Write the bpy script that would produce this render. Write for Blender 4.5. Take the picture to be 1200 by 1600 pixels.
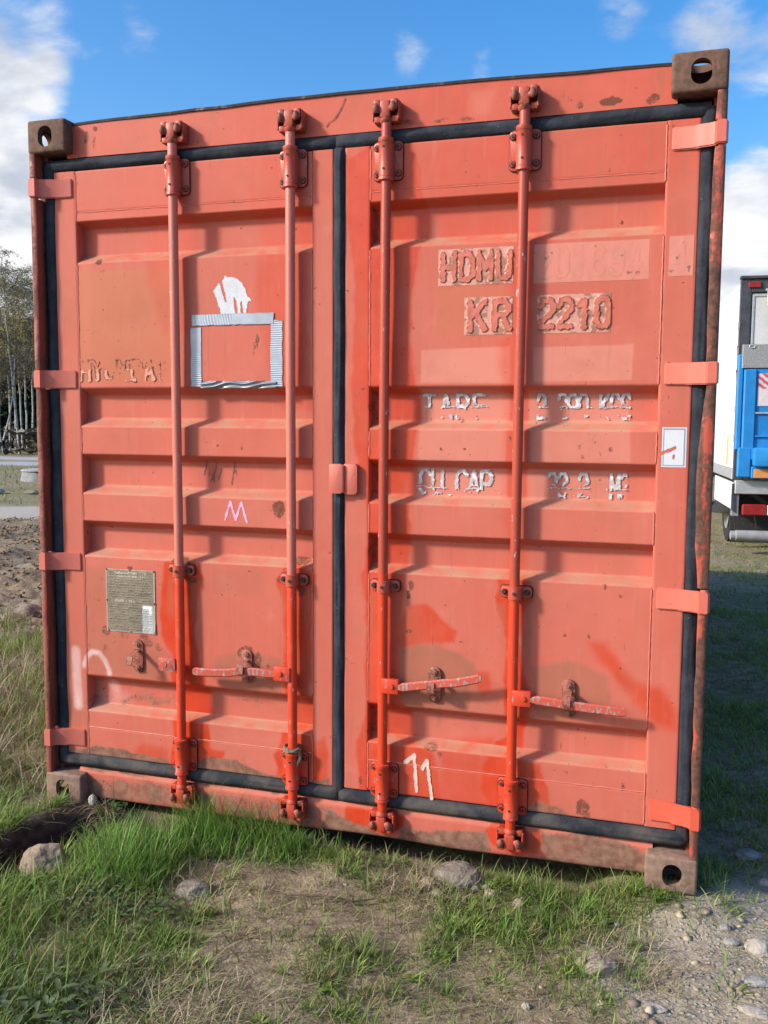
import bpy, bmesh, math, random
import numpy as np
from mathutils import Vector, Matrix

for _o in list(bpy.data.objects): bpy.data.objects.remove(_o)
SC = bpy.context.scene
COL = SC.collection
RNG = np.random.default_rng(11)
random.seed(5)

# ------------------------------------------------------------------ camera
cam_d = bpy.data.cameras.new('camera'); cam = bpy.data.objects.new('camera', cam_d); COL.objects.link(cam)
R3 = Matrix(((0.95402962, 0.29964692, 0.00626181), (0.03470085, -0.08968171, -0.99536578), (-0.29769673, 0.94982573, -0.09595701)))
right, down, fwd = (Vector(R3[i]) for i in range(3))
M4 = Matrix((right, -down, -fwd)).transposed().to_4x4(); M4.translation = Vector((2.33934, -3.03014, 1.49856))
cam.matrix_world = M4
cam_d.sensor_fit = 'VERTICAL'; cam_d.sensor_height = 32.0; cam_d.lens = 32.0 * 1472.02 / 1600.0
cam_d.clip_start = .05; cam_d.clip_end = 3000
SC.camera = cam
SC.render.resolution_x, SC.render.resolution_y = 768, 1024

# ------------------------------------------------------------------ light
SUN_TO = Vector((-1.45, -1.0, 0.98)).normalized()          # towards the sun
sun_d = bpy.data.lights.new('sun', 'SUN'); sun_d.energy = 3.0; sun_d.angle = math.radians(6.0); sun_d.color = (1, .95, .86)
sun = bpy.data.objects.new('sun', sun_d); COL.objects.link(sun)
sun.rotation_euler = SUN_TO.to_track_quat('Z', 'Y').to_euler(); sun.location = (-8, -6, 8)
W = bpy.data.worlds.new('World'); SC.world = W; W.use_nodes = True
SC.view_settings.view_transform = 'Standard'; SC.view_settings.look = 'None'
SC.view_settings.exposure = 0.81; SC.view_settings.gamma = 1; SC.view_settings.use_curve_mapping = False

class NT:
    """tiny node helper"""
    def __init__(s, tree): s.t = tree; s.n = tree.nodes; s.l = tree.links
    def node(s, typ, **kw):
        n = s.n.new(typ)
        for k, v in kw.items(): setattr(n, k, v)
        return n
    def link(s, a, b): s.l.new(a, b)
    def put(s, sock, v):
        if isinstance(v, bpy.types.NodeSocket): s.l.new(v, sock)
        elif isinstance(v, (tuple, list)) and sock.type == 'RGBA' and len(v) == 3: sock.default_value = (*v, 1)
        else: sock.default_value = v
    def math(s, op, a, b=None, c=None, clamp=False):
        n = s.node('ShaderNodeMath', operation=op, use_clamp=clamp)
        for i, v in enumerate((a, b, c)):
            if v is not None: s.put(n.inputs[i], v)
        return n.outputs[0]
    def vmath(s, op, a, b=None):
        n = s.node('ShaderNodeVectorMath', operation=op); s.put(n.inputs[0], a)
        if b is not None: s.put(n.inputs[1], b)
        return n.outputs['Value'] if op in ('DOT_PRODUCT', 'LENGTH') else n.outputs[0]
    def mix(s, f, a, b):
        n = s.node('ShaderNodeMix', data_type='RGBA'); s.put(n.inputs[0], f); s.put(n.inputs[6], a); s.put(n.inputs[7], b)
        return n.outputs[2]
    def noise(s, scale, detail=3, vec=None, rough=.55, dist=0.0):
        n = s.node('ShaderNodeTexNoise'); n.inputs['Scale'].default_value = scale; n.inputs['Detail'].default_value = detail
        n.inputs['Roughness'].default_value = rough; n.inputs['Distortion'].default_value = dist
        if vec is not None: s.put(n.inputs['Vector'], vec)
        return n.outputs[0]
    def step(s, v, a, b):
        n = s.node('ShaderNodeMapRange', interpolation_type='SMOOTHSTEP'); s.put(n.inputs[0], v)
        n.inputs[1].default_value = a; n.inputs[2].default_value = b
        return n.outputs[0]
    def attr(s, name): return s.node('ShaderNodeAttribute', attribute_name=name).outputs['Fac']
    def attrc(s, name): return s.node('ShaderNodeAttribute', attribute_name=name).outputs['Color']
    def pos(s): return s.node('ShaderNodeNewGeometry').outputs['Position']
    def obj(s): return s.node('ShaderNodeTexCoord').outputs['Object']
    def scale(s, v, sc):
        n = s.node('ShaderNodeMapping'); s.put(n.inputs[0], v); n.inputs['Scale'].default_value = sc; return n.outputs[0]
    def bump(s, h, strength=.3, dist=.002):
        n = s.node('ShaderNodeBump'); n.inputs['Strength'].default_value = strength; n.inputs['Distance'].default_value = dist
        s.put(n.inputs['Height'], h); return n.outputs[0]

def material(name):
    m = bpy.data.materials.new(name); m.use_nodes = True
    t = NT(m.node_tree); p = m.node_tree.nodes['Principled BSDF']
    return m, t, p

# ------------------------------------------------------------------ sky
wt = NT(W.node_tree); wt.n.clear()
sky = wt.node('ShaderNodeTexSky', sky_type='NISHITA'); sky.sun_disc = False
sky.sun_elevation = math.asin(SUN_TO.z); sky.sun_rotation = math.atan2(SUN_TO.x, SUN_TO.y)
sky.air_density = 1.0; sky.dust_density = 2.2; sky.ozone_density = 2.5
gen = wt.node('ShaderNodeTexCoord').outputs['Generated']
hs = wt.node('ShaderNodeHueSaturation'); hs.inputs['Hue'].default_value = .502; hs.inputs['Saturation'].default_value = 1.40; hs.inputs['Value'].default_value = 1.0
wt.link(sky.outputs[0], hs.inputs['Color'])
sep = wt.node('ShaderNodeSeparateXYZ'); wt.link(gen, sep.inputs[0])
den = wt.math('ADD', wt.math('MAXIMUM', sep.outputs[2], 0), .22)
cmb = wt.node('ShaderNodeCombineXYZ'); wt.link(wt.math('DIVIDE', sep.outputs[0], den), cmb.inputs[0]); wt.link(wt.math('DIVIDE', sep.outputs[1], den), cmb.inputs[1])
cn = wt.noise(1.5, 7, cmb.outputs[0], .56, .25)
cn2 = wt.noise(6.5, 6, cmb.outputs[0], .6, .3)
cov = wt.math('ADD', wt.math('MULTIPLY', wt.math('SUBTRACT', cn, .40), .9), wt.math('MULTIPLY', wt.math('SUBTRACT', cn2, .5), .95))
def pxdir(u, v):
    d = R3.transposed() @ Vector(((u - 600) / 1472.02, (v - 800) / 1472.02, 1)); return d.normalized()
for (u, v, rad, amp) in ((-40, 340, 6.4, .62), (-180, 270, 7.5, .5), (-20, 30, 3.2, .32), (165, 45, 2.8, .38), (60, 70, 2.4, .14), (250, 15, 2.2, .26), (1195, 345, 3.6, .60), (1260, 430, 5, .5), (1185, 130, 2.6, .26),
                         (1040, -10, 3.0, .44), (940, 5, 2, .3), (700, 95, 2.6, .50), (590, 85, 2.0, .38), (1160, 70, 2.6, .26), (485, 0, 2.2, .24), (790, 105, 1.6, .26), (75, 130, 1.2, .34), (480, 160, 17, -.30), (1230, 215, 3.5, -.25), (800, 40, 13, -.22), (250, 130, 8, -.2)):
    dp = wt.vmath('DOT_PRODUCT', gen, tuple(pxdir(u, v)))
    cov = wt.math('ADD', cov, wt.math('MULTIPLY', wt.step(dp, math.cos(math.radians(rad * 1.6)), math.cos(math.radians(rad * .3))), amp))
cmask = wt.step(cov, .12, .62)
cshade = wt.step(wt.noise(3.2, 5, cmb.outputs[0], .55, .2), .36, .62)
CLOUD_B = 3.7
ccol = wt.mix(cshade, (CLOUD_B * .62, CLOUD_B * .66, CLOUD_B * .76), (CLOUD_B * 1.12, CLOUD_B * 1.12, CLOUD_B * 1.12))
hz = wt.step(sep.outputs[2], 0.0, .22)
skyc = wt.mix(wt.math('MULTIPLY', wt.math('SUBTRACT', 1, hz), .55), hs.outputs[0], (CLOUD_B * .72, CLOUD_B * .82, CLOUD_B * .95))
full = wt.mix(wt.math('MULTIPLY', cmask, .96), skyc, ccol)
bg = wt.node('ShaderNodeBackground'); bg.inputs['Strength'].default_value = .145; wt.link(full, bg.inputs['Color'])
wo = wt.node('ShaderNodeOutputWorld'); wt.link(bg.outputs[0], wo.inputs[0])

# ------------------------------------------------------------------ helpers
def prop(o, label=None, cat=None, group=None, kind=None):
    if label: o['label'] = label
    if cat: o['category'] = cat
    if group: o['group'] = group
    if kind: o['kind'] = kind
    return o

def thing(name, label, cat, loc=(0, 0, 0), rz=0, group=None):
    o = bpy.data.objects.new(name, None); COL.objects.link(o); o.location = loc; o.rotation_euler = (0, 0, rz); o.empty_display_size = .2
    return prop(o, label, cat, group)

def raw(name, V, F, mat, parent=None, smooth=True, ang=35, attrs=None, cols=None, loc=None):
    """V (n,3) array, F list of index tuples or (m,k) array"""
    me = bpy.data.meshes.new(name)
    V = np.asarray(V, np.float32)
    if isinstance(F, np.ndarray):
        me.vertices.add(len(V)); me.vertices.foreach_set('co', V.ravel())
        k = F.shape[1]; me.loops.add(F.size); me.loops.foreach_set('vertex_index', F.ravel().astype(np.int32))
        me.polygons.add(len(F)); me.polygons.foreach_set('loop_start', np.arange(0, F.size, k, dtype=np.int32))
        me.update(calc_edges=True); me.validate()
    else:
        me.from_pydata(V.tolist(), [], F); me.update()
    for n, a in (attrs or {}).items():
        at = me.attributes.new(n, 'FLOAT', 'POINT'); at.data.foreach_set('value', np.asarray(a, np.float32))
    for n, a in (cols or {}).items():
        at = me.attributes.new(n, 'FLOAT_COLOR', 'POINT'); a = np.asarray(a, np.float32)
        at.data.foreach_set('color', np.hstack([a, np.ones((len(a), 1), np.float32)]).ravel())
    me.polygons.foreach_set('use_smooth', np.full(len(me.polygons), smooth))
    if smooth and ang: me.set_sharp_from_angle(angle=math.radians(ang))
    me.materials.append(mat)
    o = bpy.data.objects.new(name, me); COL.objects.link(o)
    if parent: o.parent = parent
    if loc: o.location = loc
    return o

class MB:
    def __init__(s): s.b = bmesh.new(); s.k = 0
    def mark(s, i):
        fs = list(s.b.faces)
        L_ = s.b.faces.layers.int.get('m') or s.b.faces.layers.int.new('m')
        for f in s.b.faces:
            if f[L_] == 0: f[L_] = i + 1; f.material_index = i
        return s
    def _bev(s, geom_faces, w, seg=1):
        if w <= 0: return
        es = list({e for f in geom_faces for e in f.edges})
        bmesh.ops.bevel(s.b, geom=es, offset=w, segments=seg, affect='EDGES', profile=.5)
    def box(s, x0, x1, y0, y1, z0, z1, bev=0.0, seg=1, M=None):
        r = bmesh.ops.create_cube(s.b, size=1); vs = r['verts']
        for v in vs:
            v.co = Vector(((x0 + x1) / 2 + v.co.x * (x1 - x0), (y0 + y1) / 2 + v.co.y * (y1 - y0), (z0 + z1) / 2 + v.co.z * (z1 - z0)))
            if M: v.co = M @ v.co
        if bev: s._bev({f for v in vs for f in v.link_faces}, bev, seg)
        return s
    def cyl(s, p0, p1, r0, r1=None, n=16, cap=True):
        p0, p1 = Vector(p0), Vector(p1); r1 = r0 if r1 is None else r1
        q = (p1 - p0).to_track_quat('Z', 'Y'); A = []; B = []
        for i in range(n):
            a = 2 * math.pi * i / n; d = q @ Vector((math.cos(a), math.sin(a), 0))
            A.append(s.b.verts.new(p0 + d * r0)); B.append(s.b.verts.new(p1 + d * r1))
        for i in range(n):
            j = (i + 1) % n; s.b.faces.new((A[i], A[j], B[j], B[i]))
        if cap: s.b.faces.new(A[::-1]); s.b.faces.new(B)
        return s
    def lathe(s, axis_pts, n=16):
        """axis_pts: list of (point, radius) along a line or curve"""
        rings = []
        for i, (p, r) in enumerate(axis_pts):
            p = Vector(p)
            a = Vector(axis_pts[max(i - 1, 0)][0]); c = Vector(axis_pts[min(i + 1, len(axis_pts) - 1)][0])
            d = (c - a); d = d.normalized() if d.length > 1e-9 else Vector((0, 0, 1))
            if i == 0: q = d.to_track_quat('Z', 'Y'); pd = d
            else:
                if pd.dot(d) > -.99: q = pd.rotation_difference(d) @ q
                pd = d
            rings.append([s.b.verts.new(p + q @ Vector((math.cos(2 * math.pi * k / n) * r, math.sin(2 * math.pi * k / n) * r, 0))) for k in range(n)])
        for a, c in zip(rings, rings[1:]):
            for k in range(n):
                j = (k + 1) % n; s.b.faces.new((a[k], a[j], c[j], c[k]))
        s.b.faces.new(rings[0][::-1]); s.b.faces.new(rings[-1]); return s
    def ball(s, c, r, sub=2, sc=(1, 1, 1)):
        rr = bmesh.ops.create_icosphere(s.b, subdivisions=sub, radius=1)
        for v in rr['verts']: v.co = Vector((c[0] + v.co.x * r * sc[0], c[1] + v.co.y * r * sc[1], c[2] + v.co.z * r * sc[2]))
        return s
    def plate(s, outline, y0, y1, bev=0.0):
        """outline [(x,z)] ccw seen from -y ; extruded y0(front)..y1(back)"""
        A = [s.b.verts.new((x, y0, z)) for x, z in outline]; B = [s.b.verts.new((x, y1, z)) for x, z in outline]
        n = len(A); f = s.b.faces.new(A); s.b.faces.new(B[::-1]); es = list(f.edges)
        for i in range(n):
            j = (i + 1) % n; s.b.faces.new((A[j], A[i], B[i], B[j]))
        if bev: bmesh.ops.bevel(s.b, geom=es, offset=bev, segments=2, affect='EDGES', profile=.5)
        return s
    def sweep_xy(s, prof, z0, z1, bev=0.0):
        """closed profile [(x,y)] extruded in z"""
        A = [s.b.verts.new((x, y, z0)) for x, y in prof]; B = [s.b.verts.new((x, y, z1)) for x, y in prof]
        n = len(A); s.b.faces.new(A[::-1]); s.b.faces.new(B)
        for i in range(n):
            j = (i + 1) % n; s.b.faces.new((A[i], A[j], B[j], B[i]))
        return s
    def done(s, name, mat, parent=None, loc=None, smooth=True, ang=35, extra=()):
        bmesh.ops.recalc_face_normals(s.b, faces=s.b.faces)
        me = bpy.data.meshes.new(name); s.b.to_mesh(me); s.b.free()
        me.polygons.foreach_set('use_smooth', [smooth] * len(me.polygons))
        if smooth: me.set_sharp_from_angle(angle=math.radians(ang))
        me.materials.append(mat)
        for m_ in extra: me.materials.append(m_)
        o = bpy.data.objects.new(name, me); COL.objects.link(o)
        if parent: o.parent = parent
        if loc: o.location = loc
        return o

def again(o, loc, parent=None):
    c = o.copy(); COL.objects.link(c); c.location = loc
    if parent: c.parent = parent
    return c

def rrect(x0, x1, z0, z1, r, n=5):
    pts = []
    for cx, cz, a0 in ((x1 - r, z0 + r, -90), (x1 - r, z1 - r, 0), (x0 + r, z1 - r, 90), (x0 + r, z0 + r, 180)):
        for k in range(n + 1):
            a = math.radians(a0 + 90 * k / n); pts.append((cx + r * math.cos(a), cz + r * math.sin(a)))
    return pts

def h2(ix, iy, seed):
    n = (ix.astype(np.int64) * 374761393 + iy.astype(np.int64) * 668265263 + seed * 1274126177) & 0x7fffffff
    n = ((n ^ (n >> 13)) * 1274126177) & 0x7fffffff
    return ((n ^ (n >> 16)) & 0xffff) / 65535.0
def vn(x, y, s=1.0, seed=0):
    """value noise 0..1"""
    x = np.asarray(x, float) * s; y = np.asarray(y, float) * s
    ix = np.floor(x); iy = np.floor(y); fx = x - ix; fy = y - iy
    fx = fx * fx * (3 - 2 * fx); fy = fy * fy * (3 - 2 * fy)
    a = h2(ix, iy, seed); b = h2(ix + 1, iy, seed); c = h2(ix, iy + 1, seed); d = h2(ix + 1, iy + 1, seed)
    return (a * (1 - fx) + b * fx) * (1 - fy) + (c * (1 - fx) + d * fx) * fy
def fbm(x, y, s=1.0, seed=0, o=4):
    t = 0; w = 0
    for i in range(o): t = t + vn(x, y, s * 2 ** i, seed + i * 7) * .5 ** i; w += .5 ** i
    return t / w
def sst(v, a, b):
    t = np.clip((v - a) / (b - a), 0, 1); return t * t * (3 - 2 * t)
def seg_dist(X, Z, a, b):
    ax, az = a; bx, bz = b; dx, dz = bx - ax, bz - az; L = dx * dx + dz * dz + 1e-12
    t = np.clip(((X - ax) * dx + (Z - az) * dz) / L, 0, 1)
    return np.hypot(X - ax - t * dx, Z - az - t * dz)
def poly_sd(X, Z, P):
    """signed distance, negative inside"""
    d = np.full(X.shape, 1e9); ins = np.zeros(X.shape, bool); n = len(P)
    for i in range(n):
        a, b = P[i], P[(i + 1) % n]
        d = np.minimum(d, seg_dist(X, Z, a, b))
        if a[1] != b[1]:
            c = ((a[1] > Z) != (b[1] > Z)) & (X < (b[0] - a[0]) * (Z - a[1]) / (b[1] - a[1]) + a[0]); ins ^= c
    return np.where(ins, -d, d)

PATCHES = [
    ('fresh', 0.42, 0.022, [(0.476,2.384),(0.506,2.315),(0.494,2.203),(0.449,2.319),(0.435,2.184),(0.449,2.092),(0.469,2.0),(0.504,1.907),(0.518,1.814),(0.643,1.812),(0.646,1.993),(0.658,2.127),(0.665,2.26),(0.657,2.372),(0.653,2.438),(0.525,2.448)]),
    ('fresh', 0.52, 0.018, [(0.872,2.417),(0.866,2.292),(0.875,2.204),(0.903,2.115),(0.898,2.006),(0.892,1.895),(0.926,1.806),(0.954,1.627),(0.969,1.537),(1.1,1.537),(1.101,2.383),(1.087,2.415)]),
    ('fresh', 0.5, 0.01, [(0.126,2.592),(0.093,2.434),(0.154,2.425),(0.207,2.529)]),
    ('fresh', 1.0, 0.007, [(0.51,0.965),(0.495,0.843),(0.492,0.708),(0.513,0.648),(0.545,0.622),(0.544,0.28),(0.515,0.176),(0.536,0.077),(0.618,0.088),(0.63,0.177),(0.726,0.164),(0.759,0.267),(0.701,0.277),(0.697,0.395),(0.679,0.442),(0.681,0.54),(0.655,0.599),(0.643,0.707),(0.653,0.841),(0.68,0.914),(0.665,0.973),(0.591,0.988)]),
    ('fresh', 1.0, 0.007, [(1.001,0.99),(0.97,0.931),(1.0,0.827),(1.004,0.521),(0.988,0.329),(0.962,0.278),(0.966,0.145),(1.138,0.154),(1.153,0.252),(1.128,0.297),(1.101,0.365),(1.088,0.459),(1.103,0.578),(1.109,0.811),(1.121,0.951),(1.065,0.998)]),
    ('fresh', 0.75, 0.02, [(0.371,0.23),(0.406,0.264),(0.516,0.246),(0.523,0.164),(0.398,0.162)]),
    ('fresh', 0.8, 0.012, [(1.113,0.343),(1.15,0.37),(1.175,0.302),(1.177,0.195),(1.133,0.178)]),
    ('fresh', 0.8, 0.008, [(1.226,2.373),(1.233,2.205),(1.262,2.013),(1.26,1.798),(1.254,1.625),(1.263,1.45),(1.28,1.34),(1.309,1.27),(1.312,1.051),(1.296,0.96),(1.311,0.825),(1.309,0.642),(1.319,0.505),(1.298,0.433),(1.279,0.361),(1.287,0.162),(1.475,0.174),(1.472,0.474),(1.457,0.564),(1.443,0.631),(1.451,0.745),(1.441,0.857),(1.449,0.991),(1.466,1.103),(1.467,1.278),(1.482,1.409),(1.498,1.538),(1.479,1.645),(1.464,1.794),(1.472,1.92),(1.493,2.045),(1.518,2.188),(1.495,2.292),(1.481,2.375),(1.454,2.414),(1.366,2.435)]),
    ('fresh', 0.45, 0.025, [(1.563,2.405),(1.71,2.417),(1.793,2.42),(1.795,2.331),(1.682,2.239),(1.666,2.179),(1.674,2.102),(1.566,2.103),(1.526,2.188),(1.508,2.291),(1.487,2.374)]),
    ('fresh', 0.5, 0.022, [(1.679,2.43),(1.914,2.43),(1.913,2.303),(1.891,2.226),(1.881,2.107),(1.935,2.074),(1.921,1.985),(1.866,1.887),(1.861,1.704),(1.856,1.539),(1.859,0.992),(1.847,0.969),(1.799,0.988),(1.779,1.622),(1.756,1.746),(1.805,1.787),(1.802,1.95),(1.816,2.07),(1.663,2.098),(1.667,2.24)]),
    ('fresh', 0.95, 0.006, [(1.767,0.976),(1.799,0.993),(1.885,0.982),(1.891,0.908),(1.849,0.862),(1.857,0.689),(1.88,0.603),(1.89,0.517),(1.866,0.448),(1.859,0.358),(1.924,0.366),(1.946,0.313),(1.959,0.226),(1.951,0.169),(1.902,0.181),(1.766,0.185),(1.725,0.23),(1.728,0.321),(1.767,0.404),(1.806,0.419),(1.804,0.772),(1.775,0.889)]),
    ('fresh', 0.85, 0.012, [(1.313,0.353),(1.473,0.405),(1.566,0.347),(1.59,0.235),(1.591,0.162),(1.299,0.163)]),
    ('fresh', 0.6, 0.02, [(1.588,0.384),(1.766,0.415),(1.771,0.156),(1.568,0.159)]),
    ('fresh', 0.85, 0.01, [(1.462,0.865),(1.523,0.873),(1.578,0.832),(1.632,0.792),(1.624,0.749),(1.428,0.72),(1.423,0.788)]),
    ('fresh', 0.8, 0.02, [(2.081,0.787),(2.134,0.784),(2.184,0.725),(2.222,0.665),(2.309,0.652),(2.347,0.593),(2.361,0.518),(2.29,0.532),(2.244,0.585),(2.165,0.668),(2.103,0.727)]),
    ('fresh', 0.7, 0.012, [(1.701,0.653),(1.749,0.653),(1.763,0.592),(1.733,0.572),(1.706,0.609)]),
    ('fresh', 0.9, 0.008, [(2.358,0.264),(2.413,0.271),(2.416,0.19),(2.348,0.202)]),
    ('fresh', 0.45, 0.02, [(1.23,2.529),(1.241,2.6),(1.655,2.596),(1.657,2.471)]),
    ('fresh', 0.4, 0.02, [(1.739,2.592),(1.99,2.586),(2.051,2.475),(1.741,2.474)]),
    ('fresh', 0.35, 0.03, [(0.449,2.576),(0.73,2.584),(0.729,2.454),(0.394,2.458)]),
    ('fresh', 1.0, 0.006, [(1.239,0.125),(1.456,0.135),(1.452,0.078),(1.419,0.045),(1.346,0.03),(1.285,0.055),(1.236,0.065)]),
    ('fresh', 1.0, 0.006, [(1.782,0.142),(1.937,0.141),(1.947,0.088),(1.922,0.053),(1.839,0.032),(1.773,0.058),(1.741,0.095)]),
    ('fresh', 0.9, 0.006, [(0.961,0.12),(1.017,0.12),(1.017,0.086),(0.981,0.081)]),
    ('fresh', 0.9, 0.006, [(0.536,0.123),(0.607,0.122),(0.607,0.061),(0.524,0.061)]),
    ('stain', 1.0, 0.008, [(1.431,0.721),(1.579,0.739),(1.64,0.71),(1.694,0.688),(1.707,0.649),(1.688,0.608),(1.676,0.519),(1.486,0.494),(1.437,0.53)]),
    ('stain', 0.8, 0.01, [(1.889,0.687),(2.012,0.715),(2.077,0.703),(2.145,0.673),(2.155,0.61),(2.144,0.575),(2.124,0.536),(1.893,0.495)]),
    ('stain', 0.85, 0.01, [(0.721,0.631),(0.877,0.656),(0.992,0.639),(0.991,0.499),(0.752,0.503),(0.728,0.557)]),
    ('stain', 0.6, 0.012, [(0.164,0.932),(0.261,0.942),(0.255,0.691),(0.464,0.679),(0.523,0.6),(0.521,0.521),(0.164,0.52)]),
    ('stain', 0.3, 0.006, [(0.715,0.954),(0.92,0.963),(0.925,0.865),(0.714,0.868)]),
    ('stain', 0.5, 0.015, [(2.344,0.885),(2.394,0.889),(2.394,0.589),(2.366,0.607)]),
    ('stain', 0.35, 0.01, [(1.585,0.643),(1.785,0.583),(1.831,0.488),(1.609,0.493)]),
    ('stain', 0.3, 0.03, [(0.119,1.631),(0.159,1.631),(0.141,0.415),(0.108,0.283)]),
    ('stain', 0.5, 0.02, [(0.066,0.664),(0.142,0.645),(0.155,0.314),(0.09,0.281)]),
    ('orange', 0.95, 0.003, [(0.171,2.046),(0.559,2.044),(0.557,1.634),(0.17,1.636)]),
    ('orange', 0.55, 0.006, [(1.547,1.939),(1.803,1.929),(1.805,1.787),(1.549,1.784)]),
    ('ghost', 0.75, 0.003, [(1.501,1.736),(1.802,1.744),(1.804,1.626),(1.499,1.628)]),
    ('ghost', 0.75, 0.003, [(1.875,1.738),(2.189,1.743),(2.186,1.632),(1.879,1.628)]),
    ('ghost', 0.8, 0.003, [(1.876,2.063),(2.229,2.062),(2.229,1.942),(1.877,1.939)]),
    ('ghost', 0.7, 0.003, [(2.285,2.066),(2.356,2.07),(2.357,1.948),(2.285,1.947)]),
    ('ghost', 0.55, 0.004, [(1.497,1.474),(1.795,1.476),(1.792,1.367),(1.493,1.366)]),
    ('ghost', 0.55, 0.004, [(1.87,1.473),(2.187,1.475),(2.19,1.373),(1.872,1.369)]),
    ('ghost', 0.75, 0.004, [(1.496,1.608),(1.796,1.598),(1.794,1.493),(1.49,1.491)]),
    ('ghost', 0.75, 0.004, [(1.857,1.602),(2.179,1.597),(2.179,1.495),(1.859,1.493)]),
    ('ghost', 0.7, 0.004, [(1.482,1.346),(1.79,1.344),(1.792,1.241),(1.479,1.236)]),
    ('ghost', 0.7, 0.004, [(1.856,1.345),(2.175,1.346),(2.178,1.249),(1.858,1.239)]),
    ('ghost', 0.5, 0.02, [(1.656,2.551),(1.733,2.553),(1.72,2.48),(1.659,2.481)]),
    ('mud', 0.95, 0.012, [(0.052,0.194),(0.2,0.226),(0.343,0.222),(0.516,0.216),(0.531,0.14),(0.397,0.131),(0.079,0.124)]),
    ('mud', 0.95, 0.012, [(0.62,0.218),(0.701,0.238),(0.806,0.235),(0.884,0.213),(0.977,0.202),(0.982,0.134),(0.618,0.126)]),
    ('mud', 0.8, 0.01, [(1.063,0.188),(1.177,0.217),(1.182,0.136),(1.063,0.14)]),
    ('mud', 0.55, 0.015, [(1.428,0.168),(1.613,0.165),(1.771,0.167),(1.771,0.145),(1.428,0.14)]),
    ('mud', 0.85, 0.01, [(1.884,0.201),(1.935,0.234),(2.008,0.204),(2.051,0.192),(2.176,0.178),(2.176,0.148),(1.885,0.138)]),
    ('mud', 0.95, 0.01, [(1.158,0.104),(1.273,0.065),(1.382,0.033),(1.615,0.036),(1.773,0.031),(1.785,-0.001),(1.138,-0.014)]),
    ('mud', 0.75, 0.012, [(1.448,0.072),(1.615,0.077),(1.75,0.096),(1.773,0.031),(1.429,0.028)]),
    ('mud', 0.95, 0.012, [(1.935,0.122),(2.052,0.128),(2.177,0.13),(2.279,0.106),(2.282,0.015),(1.949,0.012)]),
    ('mud', 0.6, 0.02, [(0.049,0.107),(0.699,0.111),(1.187,0.108),(1.187,0.017),(0.046,0.015)]),
    ('mud', 0.45, 0.02, [(0.139,0.386),(0.522,0.399),(0.536,0.45),(0.169,0.428)]),
    ('fresh', 0.34, 0.08, [(0.017,2.694),(2.419,2.634),(2.432,2.284),(2.269,2.201),(1.367,2.218),(0.649,2.195),(-0.0,2.183)]),  # deeper red over header and upper doors, laid on the fresh layer
    ('rust', 0.55, 0.006, [(1.318,2.105),(1.338,2.105),(1.336,2.21),(1.318,2.21)]),  # stile's shade painted in at the trough ends, here and below
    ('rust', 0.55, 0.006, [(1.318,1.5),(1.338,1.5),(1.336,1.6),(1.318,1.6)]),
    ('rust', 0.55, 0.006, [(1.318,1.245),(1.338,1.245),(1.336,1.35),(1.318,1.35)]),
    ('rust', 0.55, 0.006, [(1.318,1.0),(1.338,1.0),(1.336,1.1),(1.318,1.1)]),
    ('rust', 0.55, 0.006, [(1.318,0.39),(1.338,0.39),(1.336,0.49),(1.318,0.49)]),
    ('mud', 0.9, 0.008, [(1.285,0.002),(1.615,0.019),(2.055,0.037),(2.269,0.043),(2.271,-0.0),(1.616,-0.027),(1.187,-0.026)]),
    ('stain', 0.4, 0.006, [(0.643,2.293),(0.658,2.292),(0.655,2.239),(0.651,2.203),(0.646,2.213),(0.642,2.257)]),
    ('stain', 0.45, 0.006, [(1.079,2.287),(1.095,2.285),(1.092,2.222),(1.088,2.179),(1.083,2.19),(1.078,2.244)]),
    ('stain', 0.4, 0.006, [(1.339,2.294),(1.35,2.294),(1.349,2.244),(1.346,2.211),(1.342,2.219),(1.339,2.261)]),
    ('stain', 0.5, 0.006, [(1.862,2.295),(1.876,2.294),(1.876,2.223),(1.873,2.175),(1.868,2.187),(1.863,2.247)]),
    ('stain', 0.5, 0.006, [(0.531,0.903),(0.558,0.905),(0.552,0.817),(0.545,0.758),(0.537,0.773),(0.53,0.845)]),
    ('stain', 0.5, 0.006, [(0.619,0.908),(0.641,0.909),(0.636,0.808),(0.63,0.74),(0.623,0.757),(0.618,0.841)]),
    ('stain', 0.5, 0.006, [(0.986,0.901),(1.004,0.902),(1.001,0.818),(0.996,0.762),(0.991,0.775),(0.986,0.845)]),
    ('stain', 0.5, 0.006, [(1.074,0.906),(1.094,0.908),(1.091,0.81),(1.086,0.745),(1.08,0.761),(1.074,0.842)]),
    ('stain', 0.45, 0.006, [(1.327,0.899),(1.341,0.9),(1.339,0.818),(1.336,0.763),(1.332,0.777),(1.327,0.844)]),
    ('stain', 0.45, 0.006, [(1.415,0.904),(1.429,0.905),(1.428,0.838),(1.424,0.792),(1.42,0.803),(1.416,0.859)]),
    ('stain', 0.55, 0.006, [(1.779,0.896),(1.798,0.897),(1.797,0.806),(1.793,0.745),(1.787,0.76),(1.78,0.835)]),
    ('stain', 0.55, 0.006, [(1.864,0.902),(1.883,0.903),(1.883,0.786),(1.88,0.708),(1.874,0.727),(1.866,0.824)]),
    ('stain', 0.4, 0.006, [(2.331,1.615),(2.353,1.615),(2.353,1.544),(2.349,1.497),(2.341,1.508),(2.332,1.568)]),
    ('stain', 0.4, 0.006, [(2.308,2.319),(2.327,2.318),(2.326,2.262),(2.323,2.224),(2.317,2.234),(2.309,2.282)]),
    ('stain', 0.6, 0.006, [(2.362,0.893),(2.389,0.894),(2.39,0.746),(2.387,0.647),(2.378,0.671),(2.365,0.794)]),
    ('stain', 0.35, 0.006, [(0.089,2.305),(0.117,2.303),(0.11,2.22),(0.101,2.164),(0.093,2.178),(0.087,2.249)]),
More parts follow.
